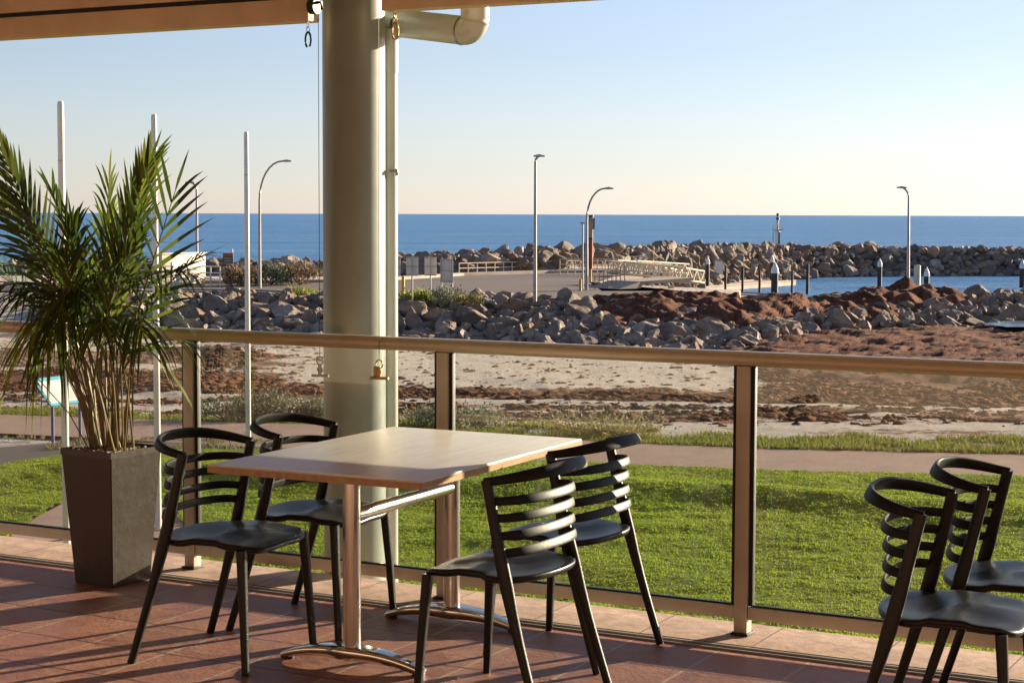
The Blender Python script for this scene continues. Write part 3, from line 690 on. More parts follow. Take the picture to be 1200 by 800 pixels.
def lz(x, y):
    e = noise.fractal(Vector((x*.5, y*.9, 2)), 1., 2., 3)*.05 + noise.noise(Vector((x*3.1, y*3.1, 1)))*.018 + noise.noise(Vector((x*7.3, y*7.3, 4)))*.010
    ed = lawn_edge(x)
    e += .16*math.exp(-((y-(ed-3.4+.5*math.sin(x*.7)))/.8)**2)       # low hump across the lawn near the path
    return ZL + .035 + e*min(1, max(0, (ed-y)/.6))
lf = []
for j, y in enumerate(gy):
    for i, x in enumerate(gx):
        ed = lawn_edge(x)
        if y < ed and not inpoly(x, y, bare): idx[(i, j)] = len(lv); lv.append((x, y, lz(x, y)))
for (i, j), a in idx.items():
    b, c, d = idx.get((i+1, j)), idx.get((i+1, j+1)), idx.get((i, j+1))
    if b is not None and c is not None and d is not None: lf.append((a, b, c, d))
tag(npmesh('lawn', lv, lf, 'turf', smooth=True), kind='structure')

def tufts(name, P, hmin, hmax, wd, mat, per=3, lean=.5, seedv=1):
    """P (n,3) roots; each tuft = per bent blades"""
    g = np.random.default_rng(seedv); P = np.repeat(np.asarray(P, dtype=np.float32), per, 0); n = len(P)
    a = g.uniform(0, 2*np.pi, n); h = g.uniform(hmin, hmax, n); ln = g.uniform(.1, lean, n)*h
    d = np.stack([np.cos(a), np.sin(a), np.zeros(n)], 1); s = np.stack([-np.sin(a), np.cos(a), np.zeros(n)], 1); w_ = (wd*g.uniform(.7, 1.3, n))[:, None]
    P = P + np.stack([g.normal(0, wd*2.2, n), g.normal(0, wd*2.2, n), np.zeros(n)], 1)
    up = np.array([0, 0, 1.])
    m1 = P + d*(ln*.35)[:, None] + up*(h*.6)[:, None]; tp = P + d*ln[:, None] + up*h[:, None]
    v = np.stack([P-s*w_, P+s*w_, m1-s*w_*.7, m1+s*w_*.7, tp], 1).reshape(-1, 3); b = (np.arange(n)*5)[:, None]
    f = np.concatenate([b+np.array([0, 1, 3]), b+np.array([0, 3, 2]), b+np.array([2, 3, 4])], 0)
    return npmesh(name, v, f, mat)
pts = []
while len(pts) < 95000:
    y = 11 + 17.5*random.random()**.85; x = random.uniform(-.31, .31)*y
    ed = lawn_edge(x)
    if y < ed-.05 and not inpoly(x, y, bare):
        if noise.noise(Vector((x*1.3, y*1.3, 9))) > -.25 or random.random() < .5: pts.append((x, y, lz(x, y)-.01))
tag(tufts('lawn_grass', pts, .014, .036, .0065, 'grass_blade', 4, 1.2, 3), 'short green grass of the lawn below the deck', 'grass', kind='stuff')
# sandy verge tufts and the weedy strip beyond the path
pts = []
for i in range(13000):
    x = random.uniform(-13, 14); e = interp(x, [q.x for q in PF], [q.y for q in PF]); wdt = 1.2 + 1.6*max(0, noise.noise(Vector((x*.35, 0, 3)))+.3)
    dy = random.random()**1.3*wdt*1.6; y = e + .05 + dy
    if noise.noise(Vector((x*.9, y*.9, 7))) + .35 - dy*.10 > 0: pts.append((x, y, hgt(x, y)-.02))
tag(tufts('verge_grass', pts, .05, .15, .013, 'rough_grass', 5, 1.1, 4), 'rough green grass strip between the brick path and the beach', 'grass', kind='stuff')
pts = []
for i in range(900):
    q = gp(random.uniform(-80, 330), random.uniform(512, 530), ZL)
    if noise.noise(Vector((q.x*.8, q.y*.8, 12))) > -.05: pts.append((q.x, q.y, ZL))
tag(tufts('dry_verge_grass', pts, .03, .10, .010, 'dry_grass', 4, .9, 5), 'dry thin grass around the information board', 'grass', kind='stuff')

def shrub(px, py, z, w_, h_, mat, label, name='shrub', grp=None, n=900, leaf=.045, D=None, seed=0):
    q = gp(px, py, z); g = random.Random(seed+px)
    t = empty(name, q, 0, label, 'shrub', grp)
    bm = BM()
    for k in range(9):
        a = g.uniform(0, 6.28); tube(bm, [(0, 0, 0), (math.cos(a)*w_*.25, math.sin(a)*w_*.25, h_*.35), (math.cos(a)*w_*.42, math.sin(a)*w_*.42, h_*.75)], [.02*h_+.004, .012*h_+.003, .003], seg=5)
    obj('stem', bm, 'bark_stem', t)
    V_, Fc = [], []; cl = [(g.uniform(-.42, .42)*w_, g.uniform(-.42, .42)*w_, g.uniform(.15, .8)*h_) for _ in range(26)]
    for i in range(n):
        c = g.choice(cl); rr_ = .16*max(w_, h_); p = Vector((c[0]+g.gauss(0, rr_*.6), c[1]+g.gauss(0, rr_*.6), max(.01, c[2]*(1-((c[0]/w_)**2+(c[1]/w_)**2)*1.2)+g.gauss(0, rr_*.45))))
        d = Vector((p.x/w_+g.gauss(0, .5), p.y/w_+g.gauss(0, .5), .7+g.gauss(0, .4))).normalized(); s = d.cross(Vector((g.random()-.5, g.random()-.5, g.random()))).normalized(); L = leaf*g.uniform(.6, 1.4); i0 = len(V_)
        V_ += [p, p+d*L*.5+s*L*.22, p+d*L, p+d*L*.5-s*L*.22]; Fc.append((i0, i0+1, i0+2, i0+3))
    npmesh('foliage', [tuple(v) for v in V_], Fc, mat, t)
    return t
GS = 'grey green saltbushes on the beach edge'
for i, (px, py, ww, hh, lab) in enumerate([(262, 492, 1.2, .45, 'low grey green saltbush beyond the path, just right of the left rail post'), (300, 491, 1.3, .55, 'grey green saltbush beyond the path behind the third white pole'), (338, 490, 1.3, .6, 'tallest grey green saltbush beyond the path, left of the column'),
        (372, 490, .9, .4, 'grey green saltbush half hidden by the round column'), (500, 497, 1.1, .35, 'small pale saltbush right of the downpipe behind the table'), (552, 500, 1.3, .38, 'small pale saltbush seen above the table, right of the middle rail post')]):
    shrub(px, py, ZL-.05, ww, hh, 'saltbush', lab, 'saltbush', GS, 1100, .07, seed=i)
shrub(700, 506, ZL-.05, 2.3, .3, 'dry_grass', 'low dry bush above the chair backs at the far side of the path', 'saltbush', GS, 1000, .07, seed=9)
shrub(720, 512, ZL-.05, 1.2, .3, 'dry_grass', 'low tan bush right of the dry one at the path edge', 'saltbush', GS, 600, .07, seed=10)

# car park
cp = [gp(x, y, -2.) for x, y in ((-400, 343), (180, 341), (300, 342.5), (480, 348.2), (560, 349.4), (640, 349.6), (760, 349.6), (850, 348), (862, 346), (800, 341), (705, 341), (690, 330), (735, 322), (700, 319), (540, 323), (430, 330), (300, 331.5), (180, 332), (-400, 332))]
poly_sheet('car_park', cp, -1.995, 'asphalt')
ks = [gp(x, y, -1.98) for x, y in ((180, 332), (300, 331.5), (430, 329.6), (540, 322.5), (640, 319.5), (735, 318.5))]
bm = BM(); sweep(bm, [(q.x, q.y, -1.93) for q in ks], (.5, .2), seg=8, p=6); tag(obj('car_park_kerb', bm, 'concrete', auto=None, smooth=False), kind='structure')
bm = BM(); ks2 = [gp(x, y, -1.98) for x, y in ((200, 339.5), (300, 340.5), (400, 344), (480, 346.6), (560, 347.8))]; sweep(bm, [(q.x, q.y, -1.96) for q in ks2], (.25, .1), seg=8, p=6); tag(obj('near_kerb', bm, 'concrete', auto=None, smooth=False), kind='structure')

# ------------------------------------------------------------------ rocks
def rock_mesh(seed, elong):
    g = random.Random(seed); bm = BM(); bmesh.ops.create_icosphere(bm, subdivisions=4, radius=1)
    pl = []
    for k in range(13):
        n = Vector((g.gauss(0, 1), g.gauss(0, 1), g.gauss(0, 1))).normalized(); pl.append((n, g.uniform(.42, .82)))
    sc = Vector((g.uniform(.9, 1.2)*elong, g.uniform(.75, 1.05), g.uniform(.65, .95)))
    for v in bm.verts:
        c = v.co.copy()
        for n, d in pl:
            e = c.dot(n)
            if e > d: c -= n*(e-d)
        c += c.normalized()*(noise.noise(c*2.3 + Vector((seed, 0, 0)))*.10 + noise.noise(c*5 + Vector((0, seed, 0)))*.05)
        v.co = Vector((c.x*sc.x, c.y*sc.y, c.z*sc.z))*.72
    bmesh.ops.recalc_face_normals(bm, faces=bm.faces)
    me = bpy.data.meshes.new('boulder'); bm.to_mesh(me); bm.free(); me.materials.append(M['rock'])
    me.polygons.foreach_set('use_smooth', [True]*len(me.polygons))
    bmx = bmesh.new(); bmx.from_mesh(me)
    for e in bmx.edges:
        if e.calc_face_angle() > R(14): e.smooth = False
    bmx.to_mesh(me); bmx.free()
    return me
RM = [rock_mesh(i, 1 + .12*(i % 3)) for i in range(18)]
RVF = []
for me in RM:
    v = np.empty(len(me.vertices)*3, np.float32); me.vertices.foreach_get('co', v); v = v.reshape(-1, 3)
    f = np.array([p.vertices[:] for p in me.polygons], np.int32); RVF.append((v, f))
cands = []
gr = random.Random(21)
def weedy(r): return interp(r, [rr(p) for p in (680, 740, 850, 960, 1120, 1150)], [0, .55, .62, .68, .6, 0])
for k in range(8000):
    px = gr.uniform(120, 1260); r = rr(px); t = gr.random(); D = interp(r, BX, BD)*(1-t) + interp(r, CX, CD)*t
    if px < 480 and t < .0: continue
    x = r*D
    if gr.random() < weedy(r)*(.4+.8*t): continue
    if 375 < px < 470 and t > .0: pass
    size = gr.choice((.35, .45, .55, .65, .8, .95, 1.1))*(.95 if px < 900 else .98)*(1.15-.35*t)
    if any((x-c[0])**2+(D-c[1])**2 < (.42*(size+c[3]))**2 for c in cands[-3400:]): continue
    cands.append([x, D, hgt(x, D) + size*.13, size, t, px])
# rocks strewn along the foot and the crest, and small ones filling the gaps
for k in range(500):
    px = gr.uniform(150, 1250); r = rr(px); t = gr.choice((gr.uniform(-.18, .05), gr.uniform(.9, 1.04))); 
    if gr.random() < weedy(r): continue
    D = interp(r, BX, BD)*(1-t) + interp(r, CX, CD)*t; x = r*D; size = gr.uniform(.3, .6)
    if any((x-c[0])**2+(D-c[1])**2 < (.36*(size+c[3]))**2 for c in cands): continue
    cands.append([x, D, hgt(x, D)+size*.1, size, t, px])
cands.sort(key=lambda c: -c[3]/c[1])
ind, rest = cands[:298], cands[298:]
def where(px, t):
    a = 'left of the column' if px < 415 else 'between column and straight lamp' if px < 627 else 'right of the straight lamp' if px < 760 else 'half buried in red weed' if px < 1130 else 'at the right end'
    b = 'foot' if t < .33 else 'middle' if t < .67 else 'crest'
    return f'on the {b} of the wall, {a}'
for i, (x, D, z, s, t, px) in enumerate(ind):
    o = bpy.data.objects.new('boulder', RM[i % 18]); COL.objects.link(o); o.location = (x, D, z); o.scale = (s, s, s)
    o.rotation_euler = (gr.uniform(-.5, .5), gr.uniform(-.5, .5), gr.uniform(0, 6.28))
    tag(o, ('large ' if s > 1.0 else 'mid sized ' if s > .7 else 'small ') + 'angular boulder ' + where(px, t), 'boulder', 'boulders of the near rock wall')
def merge_rocks(name, L, label):
    Vs, Fs, off = [], [], 0
    for k, (x, y, z, s) in enumerate(L):
        v, f = RVF[k % 18]; e = Matrix.Rotation(gr.uniform(0, 6.28), 3, 'Z') @ Matrix.Rotation(gr.uniform(-.6, .6), 3, 'X') @ Matrix.Rotation(gr.uniform(-.6, .6), 3, 'Y')
        Vs.append((v*s) @ np.array(e).T + np.array([x, y, z])); Fs.append(f+off); off += len(v)
    return tag(npmesh(name, np.concatenate(Vs), np.concatenate(Fs), 'rock'), label, 'rocks', kind='stuff')
merge_rocks('small_boulders', [(c[0], c[1], c[2], c[3]) for c in rest], 'smaller stones wedged between the boulders of the near rock wall')
# breakwater: core and armour rocks
bwp = [(-60, 107, -1.3), (150, 107, -1.35), (270, 107, -1.3), (380, 107, -1.15), (480, 108, -.85), (620, 113, -.70), (700, 126, -.75), (800, 150, -1.05), (900, 171, -1.3), (1000, 177, -1.5), (1100, 179, -1.6), (1300, 182, -1.75), (1500, 186, -1.8)]
AX = [Vector((rr(p)*D, D, z)) for p, D, z in bwp]
bm = BM(); prev = None
for i, a in enumerate(AX):
    t = (AX[min(i+1, len(AX)-1)]-AX[max(i-1, 0)]); t.z = 0; t.normalize(); nn = Vector((-t.y, t.x, 0))
    dn_ = 3.2+a.z*.0; ring = [bm.verts.new(a + nn*o_ + Vector((0, 0, z_))) for o_, z_ in ((-5.5, -5-a.z), (-1.2, -.45), (1.2, -.45), (5.5, -5-a.z))]
    if prev:
        for k in range(3): bm.faces.new((prev[k], prev[k+1], ring[k+1], ring[k]))
    prev = ring
tag(obj('breakwater_core', bm, 'rock', smooth=False, auto=None), kind='structure')
L = []; cell = {}
for k in range(26000):
    i = gr.randrange(len(AX)-1); seglen = (AX[i+1]-AX[i]).length
    if gr.random() > seglen/45: continue
    a = AX[i].lerp(AX[i+1], gr.random()); t = (AX[i+1]-AX[i]); t.z = 0; t.normalize(); nn = Vector((-t.y, t.x, 0))
    if nn.y > 0: nn = -nn
    o_ = gr.uniform(-1.2, 5.0); z = a.z - .50 + max(0, abs(o_)-1.2)/4.3*(-4.5-a.z) + .1
    s = gr.choice((.5, .65, .8, .95, 1.15, 1.35))*(.8+.2*min(1, max(0, o_))); p = a + nn*o_
    if p.y < 92 or (p.x/p.y < rr(760) and o_ > 1.9): continue
    kx, ky = int(p.x//1.4), int(p.y//1.4)
    if any((p.x-c[0])**2+(p.y-c[1])**2 < (.36*(s+c[3]))**2 for ax in (-1, 0, 1) for ay in (-1, 0, 1) for c in cell.get((kx+ax, ky+ay), ())): continue
    c = (p.x, p.y, z+gr.uniform(0, .22), s); L.append(c); cell.setdefault((kx, ky), []).append(c)
merge_rocks('breakwater_boulders', L, 'long breakwater of piled grey and brown boulders in front of the sea')

# red sea weed bank lying over the wall
def wz(x, y):
    r = x/y; z = hgt(x, y); db, dc = interp(r, BX, BD), interp(r, CX, CD); t = (y-db)/(dc-db)
    bl = interp(r, [rr(p) for p in (660, 720, 780, 870, 960, 1060, 1120, 1160)], [0, .34, .42, .44, .46, .54, .34, 0])
    lump = noise.fractal(Vector((x*.45, y*.45, 3)), 1., 2., 4)*.34 + abs(noise.noise(Vector((x*.9, y*.9, 8))))*.25
    wgt = math.exp(-((t-.75)/.42)**2)
    fl = noise.fractal(Vector((x*2.1, y*1.6, 13)), .8, 2., 4)*.13
    return z + bl*1.45*wgt*(1+lump*1.2) + (lump*.5*wgt + fl)*min(1, bl*3) - .14
wv, wf = [], []; rs = np.linspace(rr(655), rr(1165), 190); ts_ = np.linspace(-.15, 1.12, 100)
for t in ts_:
    for r in rs:
        D = interp(r, BX, BD)*(1-t) + interp(r, CX, CD)*t; wv.append((r*D, D, wz(r*D, D)))
I = np.arange(len(wv)).reshape(len(ts_), len(rs)); wf = np.stack([I[:-1, :-1].ravel(), I[:-1, 1:].ravel(), I[1:, 1:].ravel(), I[1:, :-1].ravel()], 1)
tag(npmesh('seaweed_bank', wv, wf, 'weed_bank', smooth=True), 'heaps of rust red dried sea weed piled over the near rock wall', 'sea weed', kind='stuff')
# dried weed flats on the right in front of the wall
wv = []; rs = np.linspace(rr(820), rr(1400), 210); N_ = 90
for j in range(N_):
    for r in rs:
        near = interp(r, [rr(820), rr(900), rr(1000), rr(1400)], [60, 53, 49.5, 48]); far_ = interp(r, BX, BD)+1.5; D = near+(far_-near)*j/(N_-1); x = r*D
        e = min(1, j/8, (r-rs[0])/.01)
        wv.append((x, D, hgt(x, D) + e*(.10 + .16*noise.fractal(Vector((x*.7, D*.8, 31)), .8, 2., 6)) - (1-e)*.1))
I = np.arange(len(wv)).reshape(N_, len(rs)); wf = np.stack([I[:-1, :-1].ravel(), I[:-1, 1:].ravel(), I[1:, 1:].ravel(), I[1:, :-1].ravel()], 1)
tag(npmesh('seaweed_flat', wv, wf, 'weed_bank', smooth=True), 'flat carpet of dark red dried sea weed on the beach at the right', 'sea weed', kind='stuff')
pool = [gp(x, y, -3.1) for x, y in ((1150, 380), (1175, 377), (1230, 376), (1300, 380), (1240, 384), (1180, 384))]
poly_sheet('tide_pool', pool, -3.06, 'pool_water')

# ------------------------------------------------------------------ poles, lamps, signs
for i, (px, by, ty, lab) in enumerate([(77.5, 672, 122, 'tall white flagpole nearest the deck, behind the palm on the left'), (187, 622, 137, 'white flagpole seen through the right side of the palm'), (290.5, 556, 157, 'white flagpole between the palm and the round column, farthest of the row')]):
    b = gp(px, by, ZL); tx = {0: 71.5, 1: 179.5, 2: 289}[i]; tp = dp(tx, ty, b.y); b.x = (b.x*.35+tp.x*.65)
    t = empty('flagpole', b, 0, lab, 'flagpole', 'row of white flagpoles on the lawn'); h = tp.z-ZL
    bm = BM(); cyl(bm, (0, 0), 0, h, .042, .035, seg=20); obj('pole', bm, 'white_paint', t)
    bm = BM(); cyl(bm, (0, 0), h, h+.03, .034, .028, seg=20); obj('cap', bm, 'white_paint', t)
    bm = BM(); cyl(bm, (0, 0), h*.88, h*.88+.015, .036, seg=20); cyl(bm, (0, 0), .02, .04, .09, seg=20); obj('collar', bm, 'galvanised', t)
def lamp(px, by, tpx, tpy, style, lab, zb=-2.0):
    b = gp(px, by, zb); D = b.y; tip = dp(tpx, tpy, D); t = empty('street_lamp', b, 0, lab, 'street lamp', 'street lamps around the car park')
    tp = dp(px, 250, D); x0 = (tp.x - b.x)*.6; dx = tip.x-b.x; h = tip.z-zb; sg = 1 if dx > 0 else -1; r = abs(dx)
    bm = BM(); pts = [(0, 0, 0), (x0*.5, 0, (h-r)*.5)]
    rb = {'curve': 1., 'short': .8}[style]; 
    for k in range(9): a = k*math.pi/16; pts.append((x0+sg*(r*.75)*(1-math.cos(a)), 0, h-r*1.3*rb + r*1.3*rb*math.sin(a)))
    pts.append((dx*.95, 0, h+.01)); tube(bm, pts, [.085, .07]+[.055-.002*k for k in range(9)]+[.035], seg=10); obj('pole', bm, 'lamp_grey', t)
    bm = BM(); hl = max(.38, r*.3); sweep(bm, [(dx-sg*hl*.9, 0, h), (dx-sg*hl*.3, 0, h+.02), (dx+sg*.12, 0, h)], [(.10, .07), (.22, .12), (.14, .06)], seg=10); obj('lamp_head', bm, 'galvanised', t)
lamp(231, 333, 220, 214, 'short', 'street lamp with its head to the left, behind the palm fronds')
lamp(304.5, 337.5, 339, 189, 'curve', 'street lamp with a long curved arm, between the farthest flagpole and the column')
lamp(627, 353, 635, 183, 'short', 'tallest straight street lamp in front of the car park')
lamp(687.5, 340, 716, 221, 'curve', 'street lamp with curved arm beside the rust red post')
lamp(1064, 343.5, 1054, 220, 'short', 'street lamp behind the red weed heap on the right', -2.2)
# sign boards seen from behind
for i, (px, y0, y1, by, wpx, two, lab) in enumerate([(465, 302, 323, 352, 9, False, 'sign board seen from behind, half hidden by the downpipe'), (483, 301, 323, 352, 14, False, 'square sign board seen from behind on a single post, right of the downpipe'),
        (504.5, 301, 323, 351, 14, False, 'square sign board seen from behind, second right of the downpipe'), (523.5, 303.5, 331, 352, 15, True, 'tallest sign board seen from behind on two posts, rightmost of the row')]):
    b = gp(px, by, -2.); s = F/b.y; zt = dp(px, y0, b.y).z+2; z0_ = dp(px, y1, b.y).z+2; w_ = wpx/s
    t = empty('road_sign', b, 0, lab, 'sign', 'sign boards seen from behind')
    bm = BM(); box(bm, (0, -.012, (zt+z0_)/2), (w_, .02, zt-z0_), bev=.004); o = obj('panel', bm, 'board_back', t)
    bm = BM()
    for q in (.04, .5, .96): box(bm, (0, -.038, z0_+(zt-z0_)*q), (w_*1.02, .03, .045))
    if two:
        for sx in (-.42, .42): box(bm, (sx*w_, -.0385, (zt+z0_)/2), (.05, .028, zt-z0_))
    else: box(bm, (0, -.0385, (zt+z0_)/2), (.04, .028, zt-z0_))
    obj('brace', bm, 'galvanised', t)
    for sx in ((-.42, .42) if two else (0,)): bm = BM(); cyl(bm, (sx*w_, .045), 0, zt-.02, .035, seg=10); obj('post', bm, 'galvanised', t)
def bollard(px, y0, y1, z, mat, r, lab, cap=None, name='bollard', cat='bollard', grp=None):
    b = gp(px, y1, z); h = dp(px, y0, b.y).z - z; t = empty(name, b, 0, lab, cat, grp)
    bm = BM(); cyl(bm, (0, 0), 0, h, r, seg=14); obj('shaft', bm, mat, t)
    bm = BM(); cyl(bm, (0, 0), h, h+.04 if not cap else h+r*2.4, r*1.02 if not cap else r*1.12, r*.6 if not cap else .02, seg=14)
    if cap: cyl(bm, (0, 0), h-.25, h, r*1.1, seg=14)
    obj('cap', bm, cap or mat, t); return t
GB = 'yellow bollards on the car park'
for px, y0, y1, lab in ((472.5, 324, 350, 'yellow bollard right of the downpipe'), (680, 328, 341, 'yellow bollard left of the curved lamp'), (692, 316, 330, 'pale yellow bollard behind the curved lamp')): bollard(px, y0, y1, -2., 'yellow_paint', .07, lab, grp=GB)

# red notice sign and rail by the white block
b = gp(267.5, 332, -2.); s = F/b.y
t = empty('notice_sign', b, 0, 'tall dark notice sign with a red header, left of the curved street lamp', 'sign')
bm = BM(); box(bm, (0, 0, 1.05), (12/s, .06, 1.0), bev=.005); obj('panel', bm, 'sign_dark', t)
bm = BM(); box(bm, (0, -.036, 1.47), (12/s-.03, .01, .16)); obj('header', bm, 'red_paint', t)
bm = BM(); box(bm, (0, -.036, .68), (12/s-.08, .01, .24)); obj('picture', bm, 'blue_paint', t)
bm = BM(); 
for k in range(3): box(bm, (0, -.036, 1.28-k*.13), (12/s-.14, .008, .03))
obj('text_lines', bm, 'galvanised', t)
for sx in (-.2, .2): bm = BM(); cyl(bm, (sx, .05), 0, 1.55, .03, seg=10); obj('post', bm, 'galvanised', t)
bm = BM(); box(bm, (.2, 0, 1.66), (.1, .08, .2), bev=.01); obj('lamp', bm, 'white_cap', t)
def fence(P, h, rails, name, lab, mat, post_every=1, r=.03, mesh=False, cat='fence'):
    o0 = P[0]; t = empty(name, o0, 0, lab, cat); Q = [p-o0 for p in P]
    for hh in rails: bm = BM(); tube(bm, [q+Vector((0, 0, hh)) for q in Q], r, seg=8); obj('rail', bm, mat, t)
    for q in Q[::post_every]: bm = BM(); tube(bm, [q, q+Vector((0, 0, h))], r*1.2, seg=8); obj('post', bm, mat, t)
    return t
def line(pxs, z, n, zs=None):
    a = [gp(x, y, z) for x, y in pxs]; out = []
    tot = n
    for i in range(len(a)-1):
        k = max(1, round(tot*(a[i+1]-a[i]).length/sum((a[j+1]-a[j]).length for j in range(len(a)-1))))
        for q in range(k): out.append(a[i].lerp(a[i+1], q/k))
    return out+[a[-1]]
fence(line([(30, 336), (110, 336), (182, 335)], -2., 7), 1.15, (1.12, .78, .42), 'pipe_fence', 'white pipe rail fence behind the palm at the far left', 'white_paint', r=.035)
fence(line([(236, 335), (258, 336)], -2., 2), 1.0, (.98, .66, .36), 'pipe_fence', 'short white pipe rail between the white block and the notice sign', 'white_paint', r=.03)
bl = gp(216, 336, -2.); t = empty('white_kiosk', bl, R(56), 'plain white block building behind the right palm fronds', 'kiosk')
bm = BM(); box(bm, (0, .35, .80), (3.0, .7, 1.6), bev=.02); obj('wall', bm, 'cream_paint', t); bm = BM(); box(bm, (0, .35, 1.63), (3.1, .8, .06), bev=.01); obj('roof', bm, 'white_paint', t); bm = BM(); box(bm, (-.55, -.012, .62), (.6, .03, 1.2)); obj('door', bm, 'white_paint', t)
for i, (px, py, ww, hh, mt, lab) in enumerate([(283, 335, 1.7, 1.2, 'brown_scrub', 'brown scrub bush left of the curved street lamp'), (318, 334, 1.9, 1.2, 'saltbush', 'olive scrub bush right of the curved street lamp'), (352, 333.5, 2.2, 1.2, 'brown_scrub', 'tan scrub bush just left of the column beside the breakwater')]):
    shrub(px, py, -2., ww, hh, mt, lab, 'scrub_bush', 'scrub bushes at the edge of the car park', 1300, .16, seed=40+i)
for i, (px, py, ww, hh, mt, lab) in enumerate([(484, 352, 1.3, .3, 'rough_grass', 'bright green weed patch under the sign boards'), (523, 356, 1.5, .8, 'saltbush', 'dark grey green bush below the tallest sign board'), (548, 356, 1.2, .45, 'dry_grass', 'small dry bush right of the tallest sign board'), (350, 347, 1.6, .25, 'rough_grass', 'green weed patch on the rock wall crest left of the column'), (500, 352, 1.2, .3, 'rough_grass', 'low green weeds right of the weed patch')]):
    shrub(px, py, -2.05, ww, hh, mt, lab, 'scrub_bush', 'scrub bushes on the rock wall crest', 800, .12, seed=60+i)

# information board
a = gp(62, 518, ZL); c_ = gp(94, 513, ZL); mid = (a+c_)/2; az = math.atan2(c_.y-a.y, c_.x-a.x); W_ = (c_-a).length
t = empty('information_board', mid, az, 'tilted information board with a blue border on two blue posts by the path', 'information board')
for sx in (-.5, .5): bm = BM(); tube(bm, [(sx*W_, 0, 0), (sx*W_, 0, .62)], .028, seg=12); tube(bm, [(sx*W_, 0, .60), (sx*W_, .33, 1.02)], .02, seg=10); obj('post', bm, 'blue_paint', t)
def tilted(bm, x0, x1, s0, s1, off, th):
    A = Vector((0, -.02, .63)); d = Vector((0, .60, .62)).normalized(); n = Vector((0, -d.z, d.y))
    vs = [bm.verts.new(A + Vector((x, 0, 0)) + d*s + n*o) for o in (off, off+th) for x, s in ((x0, s0), (x1, s0), (x1, s1), (x0, s1))]
    for f in ((3, 2, 1, 0), (4, 5, 6, 7), (0, 1, 5, 4), (1, 2, 6, 5), (2, 3, 7, 6), (3, 0, 4, 7)): bm.faces.new([vs[i] for i in f])
S_ = .62; Wp = W_/2+.06
bm = BM(); tilted(bm, -Wp, Wp, 0, S_, 0, .02); bd = obj('board', bm, 'cyan_paint', t, smooth=False, auto=None)
bm = BM(); tilted(bm, -Wp+.04, Wp-.03, .05, S_-.08, .022, .003); obj('sheet', bm, 'white_cap', bd, smooth=False, auto=None)
bm = BM()
for k in range(5): tilted(bm, -Wp+.08+.03*(k % 2), 0-.03, .12+.07*k, .135+.07*k, .0265, .002)
tilted(bm, .05, Wp-.08, .10, .28, .0265, .002); obj('print', bm, 'board_back', bd, smooth=False, auto=None)

# ------------------------------------------------------------------ harbour
fence(line([(538, 321.5), (620, 319), (680, 317.5), (732, 318)], -2., 18), .68, (.66, .36), 'harbour_fence', 'long cream railing along the far side of the car park', 'cream_paint', r=.03)
# low mesh infill of that railing
fence(line([(656, 322), (700, 321.5), (728, 322)], -2., 8), .95, (.93, .62, .32), 'jetty_railing', 'cream railing at the head of the jetty near the curved lamp', 'cream_paint', r=.03)
# navigation post
def post2(px, y0, y1, z, lab):
    b = gp(px, y1, z); h = dp(px, y0, b.y).z-z; t = empty('marker_post', b, 0, lab, 'post')
    bm = BM(); cyl(bm, (0, 0), 0, h*.62, .125, seg=16); obj('lower_shaft', bm, 'rust_red', t)
    bm = BM(); cyl(bm, (0, 0), h*.62, h*.97, .13, seg=16); obj('upper_shaft', bm, 'timber_tan', t)
    bm = BM(); cyl(bm, (0, 0), h*.97, h, .16, seg=16); box(bm, (.18, 0, h*.86), (.08, .1, h*.18)); cyl(bm, (0, 0), h*.61, h*.63, .15, seg=16); obj('collar', bm, 'dark_steel', t)
post2(692, 252, 324, -2., 'thick rust red marker post with a tan upper part behind the curved lamp')
b = gp(682.5, 338, -2.); h = dp(682.5, 262, b.y).z+2; t = empty('light_pole', b, 0, 'thin grey light pole left of the rust red post', 'pole')
bm = BM(); cyl(bm, (0, 0), 0, h, .05, .04, seg=10); obj('pole', bm, 'lamp_grey', t); bm = BM(); box(bm, (0, 0, h+.03), (.26, .2, .06), bev=.01); obj('lamp_head', bm, 'lamp_grey', t)
# jetty: abutment + beam deck on piles
def span(bm, a, b, w_, th):      # slab from a to b (tops)
    d = b-a; d2 = Vector((d.x, d.y, 0)).normalized(); n = Vector((-d2.y, d2.x, 0))*w_/2
    vs = [bm.verts.new(p+q+Vector((0, 0, z))) for z in (-th, 0) for p, q in ((a, -n), (b, -n), (b, n), (a, n))]
    for f in ((3, 2, 1, 0), (4, 5, 6, 7), (0, 1, 5, 4), (1, 2, 6, 5), (2, 3, 7, 6), (3, 0, 4, 7)): bm.faces.new([vs[i] for i in f])
J0 = dp(694, 341.5, 86.5); J1 = dp(733, 329, 88); J2 = dp(796, 324.5, 90)
t = empty('jetty', J0, 0, 'low cream jetty on square piles with a ramped approach, below the truss gangway', 'jetty')
bm = BM(); span(bm, Vector((0, 0, 0)), J1-J0, 2.2, .35); obj('ramp', bm, 'concrete', t, smooth=False, auto=None)
bm = BM(); span(bm, J1-J0, J2-J0, 2.2, .16); obj('deck', bm, 'concrete', t, smooth=False, auto=None)
for px in (716, 724, 732, 786): 
    q = dp(px, 330, 87.0 + (px-716)*.03); bm = BM(); box(bm, (q.x-J0.x, q.y-J0.y-.2, -.55), (.28, .28, 1.5)); obj('pile', bm, 'cream_paint', t)
for y0, z in ((0, -.1), (0, -.45)): 
    bm = BM(); span(bm, dp(735, 337, 87.6)-J0+Vector((0, 0, z)), dp(792, 335, 89.6)-J0+Vector((0, 0, z)), .5, .14); obj('beam', bm, 'cream_paint', t, smooth=False, auto=None)
bm = BM(); 
for k in range(8):
    a = dp(697+k*5, 341-k*1.7, 85.6).copy() - J0; tube(bm, [a, a+Vector((0, 0, .75))], .025, seg=6)
a = dp(697, 341, 85.6)-J0; b2 = dp(733, 328.6, 87)-J0
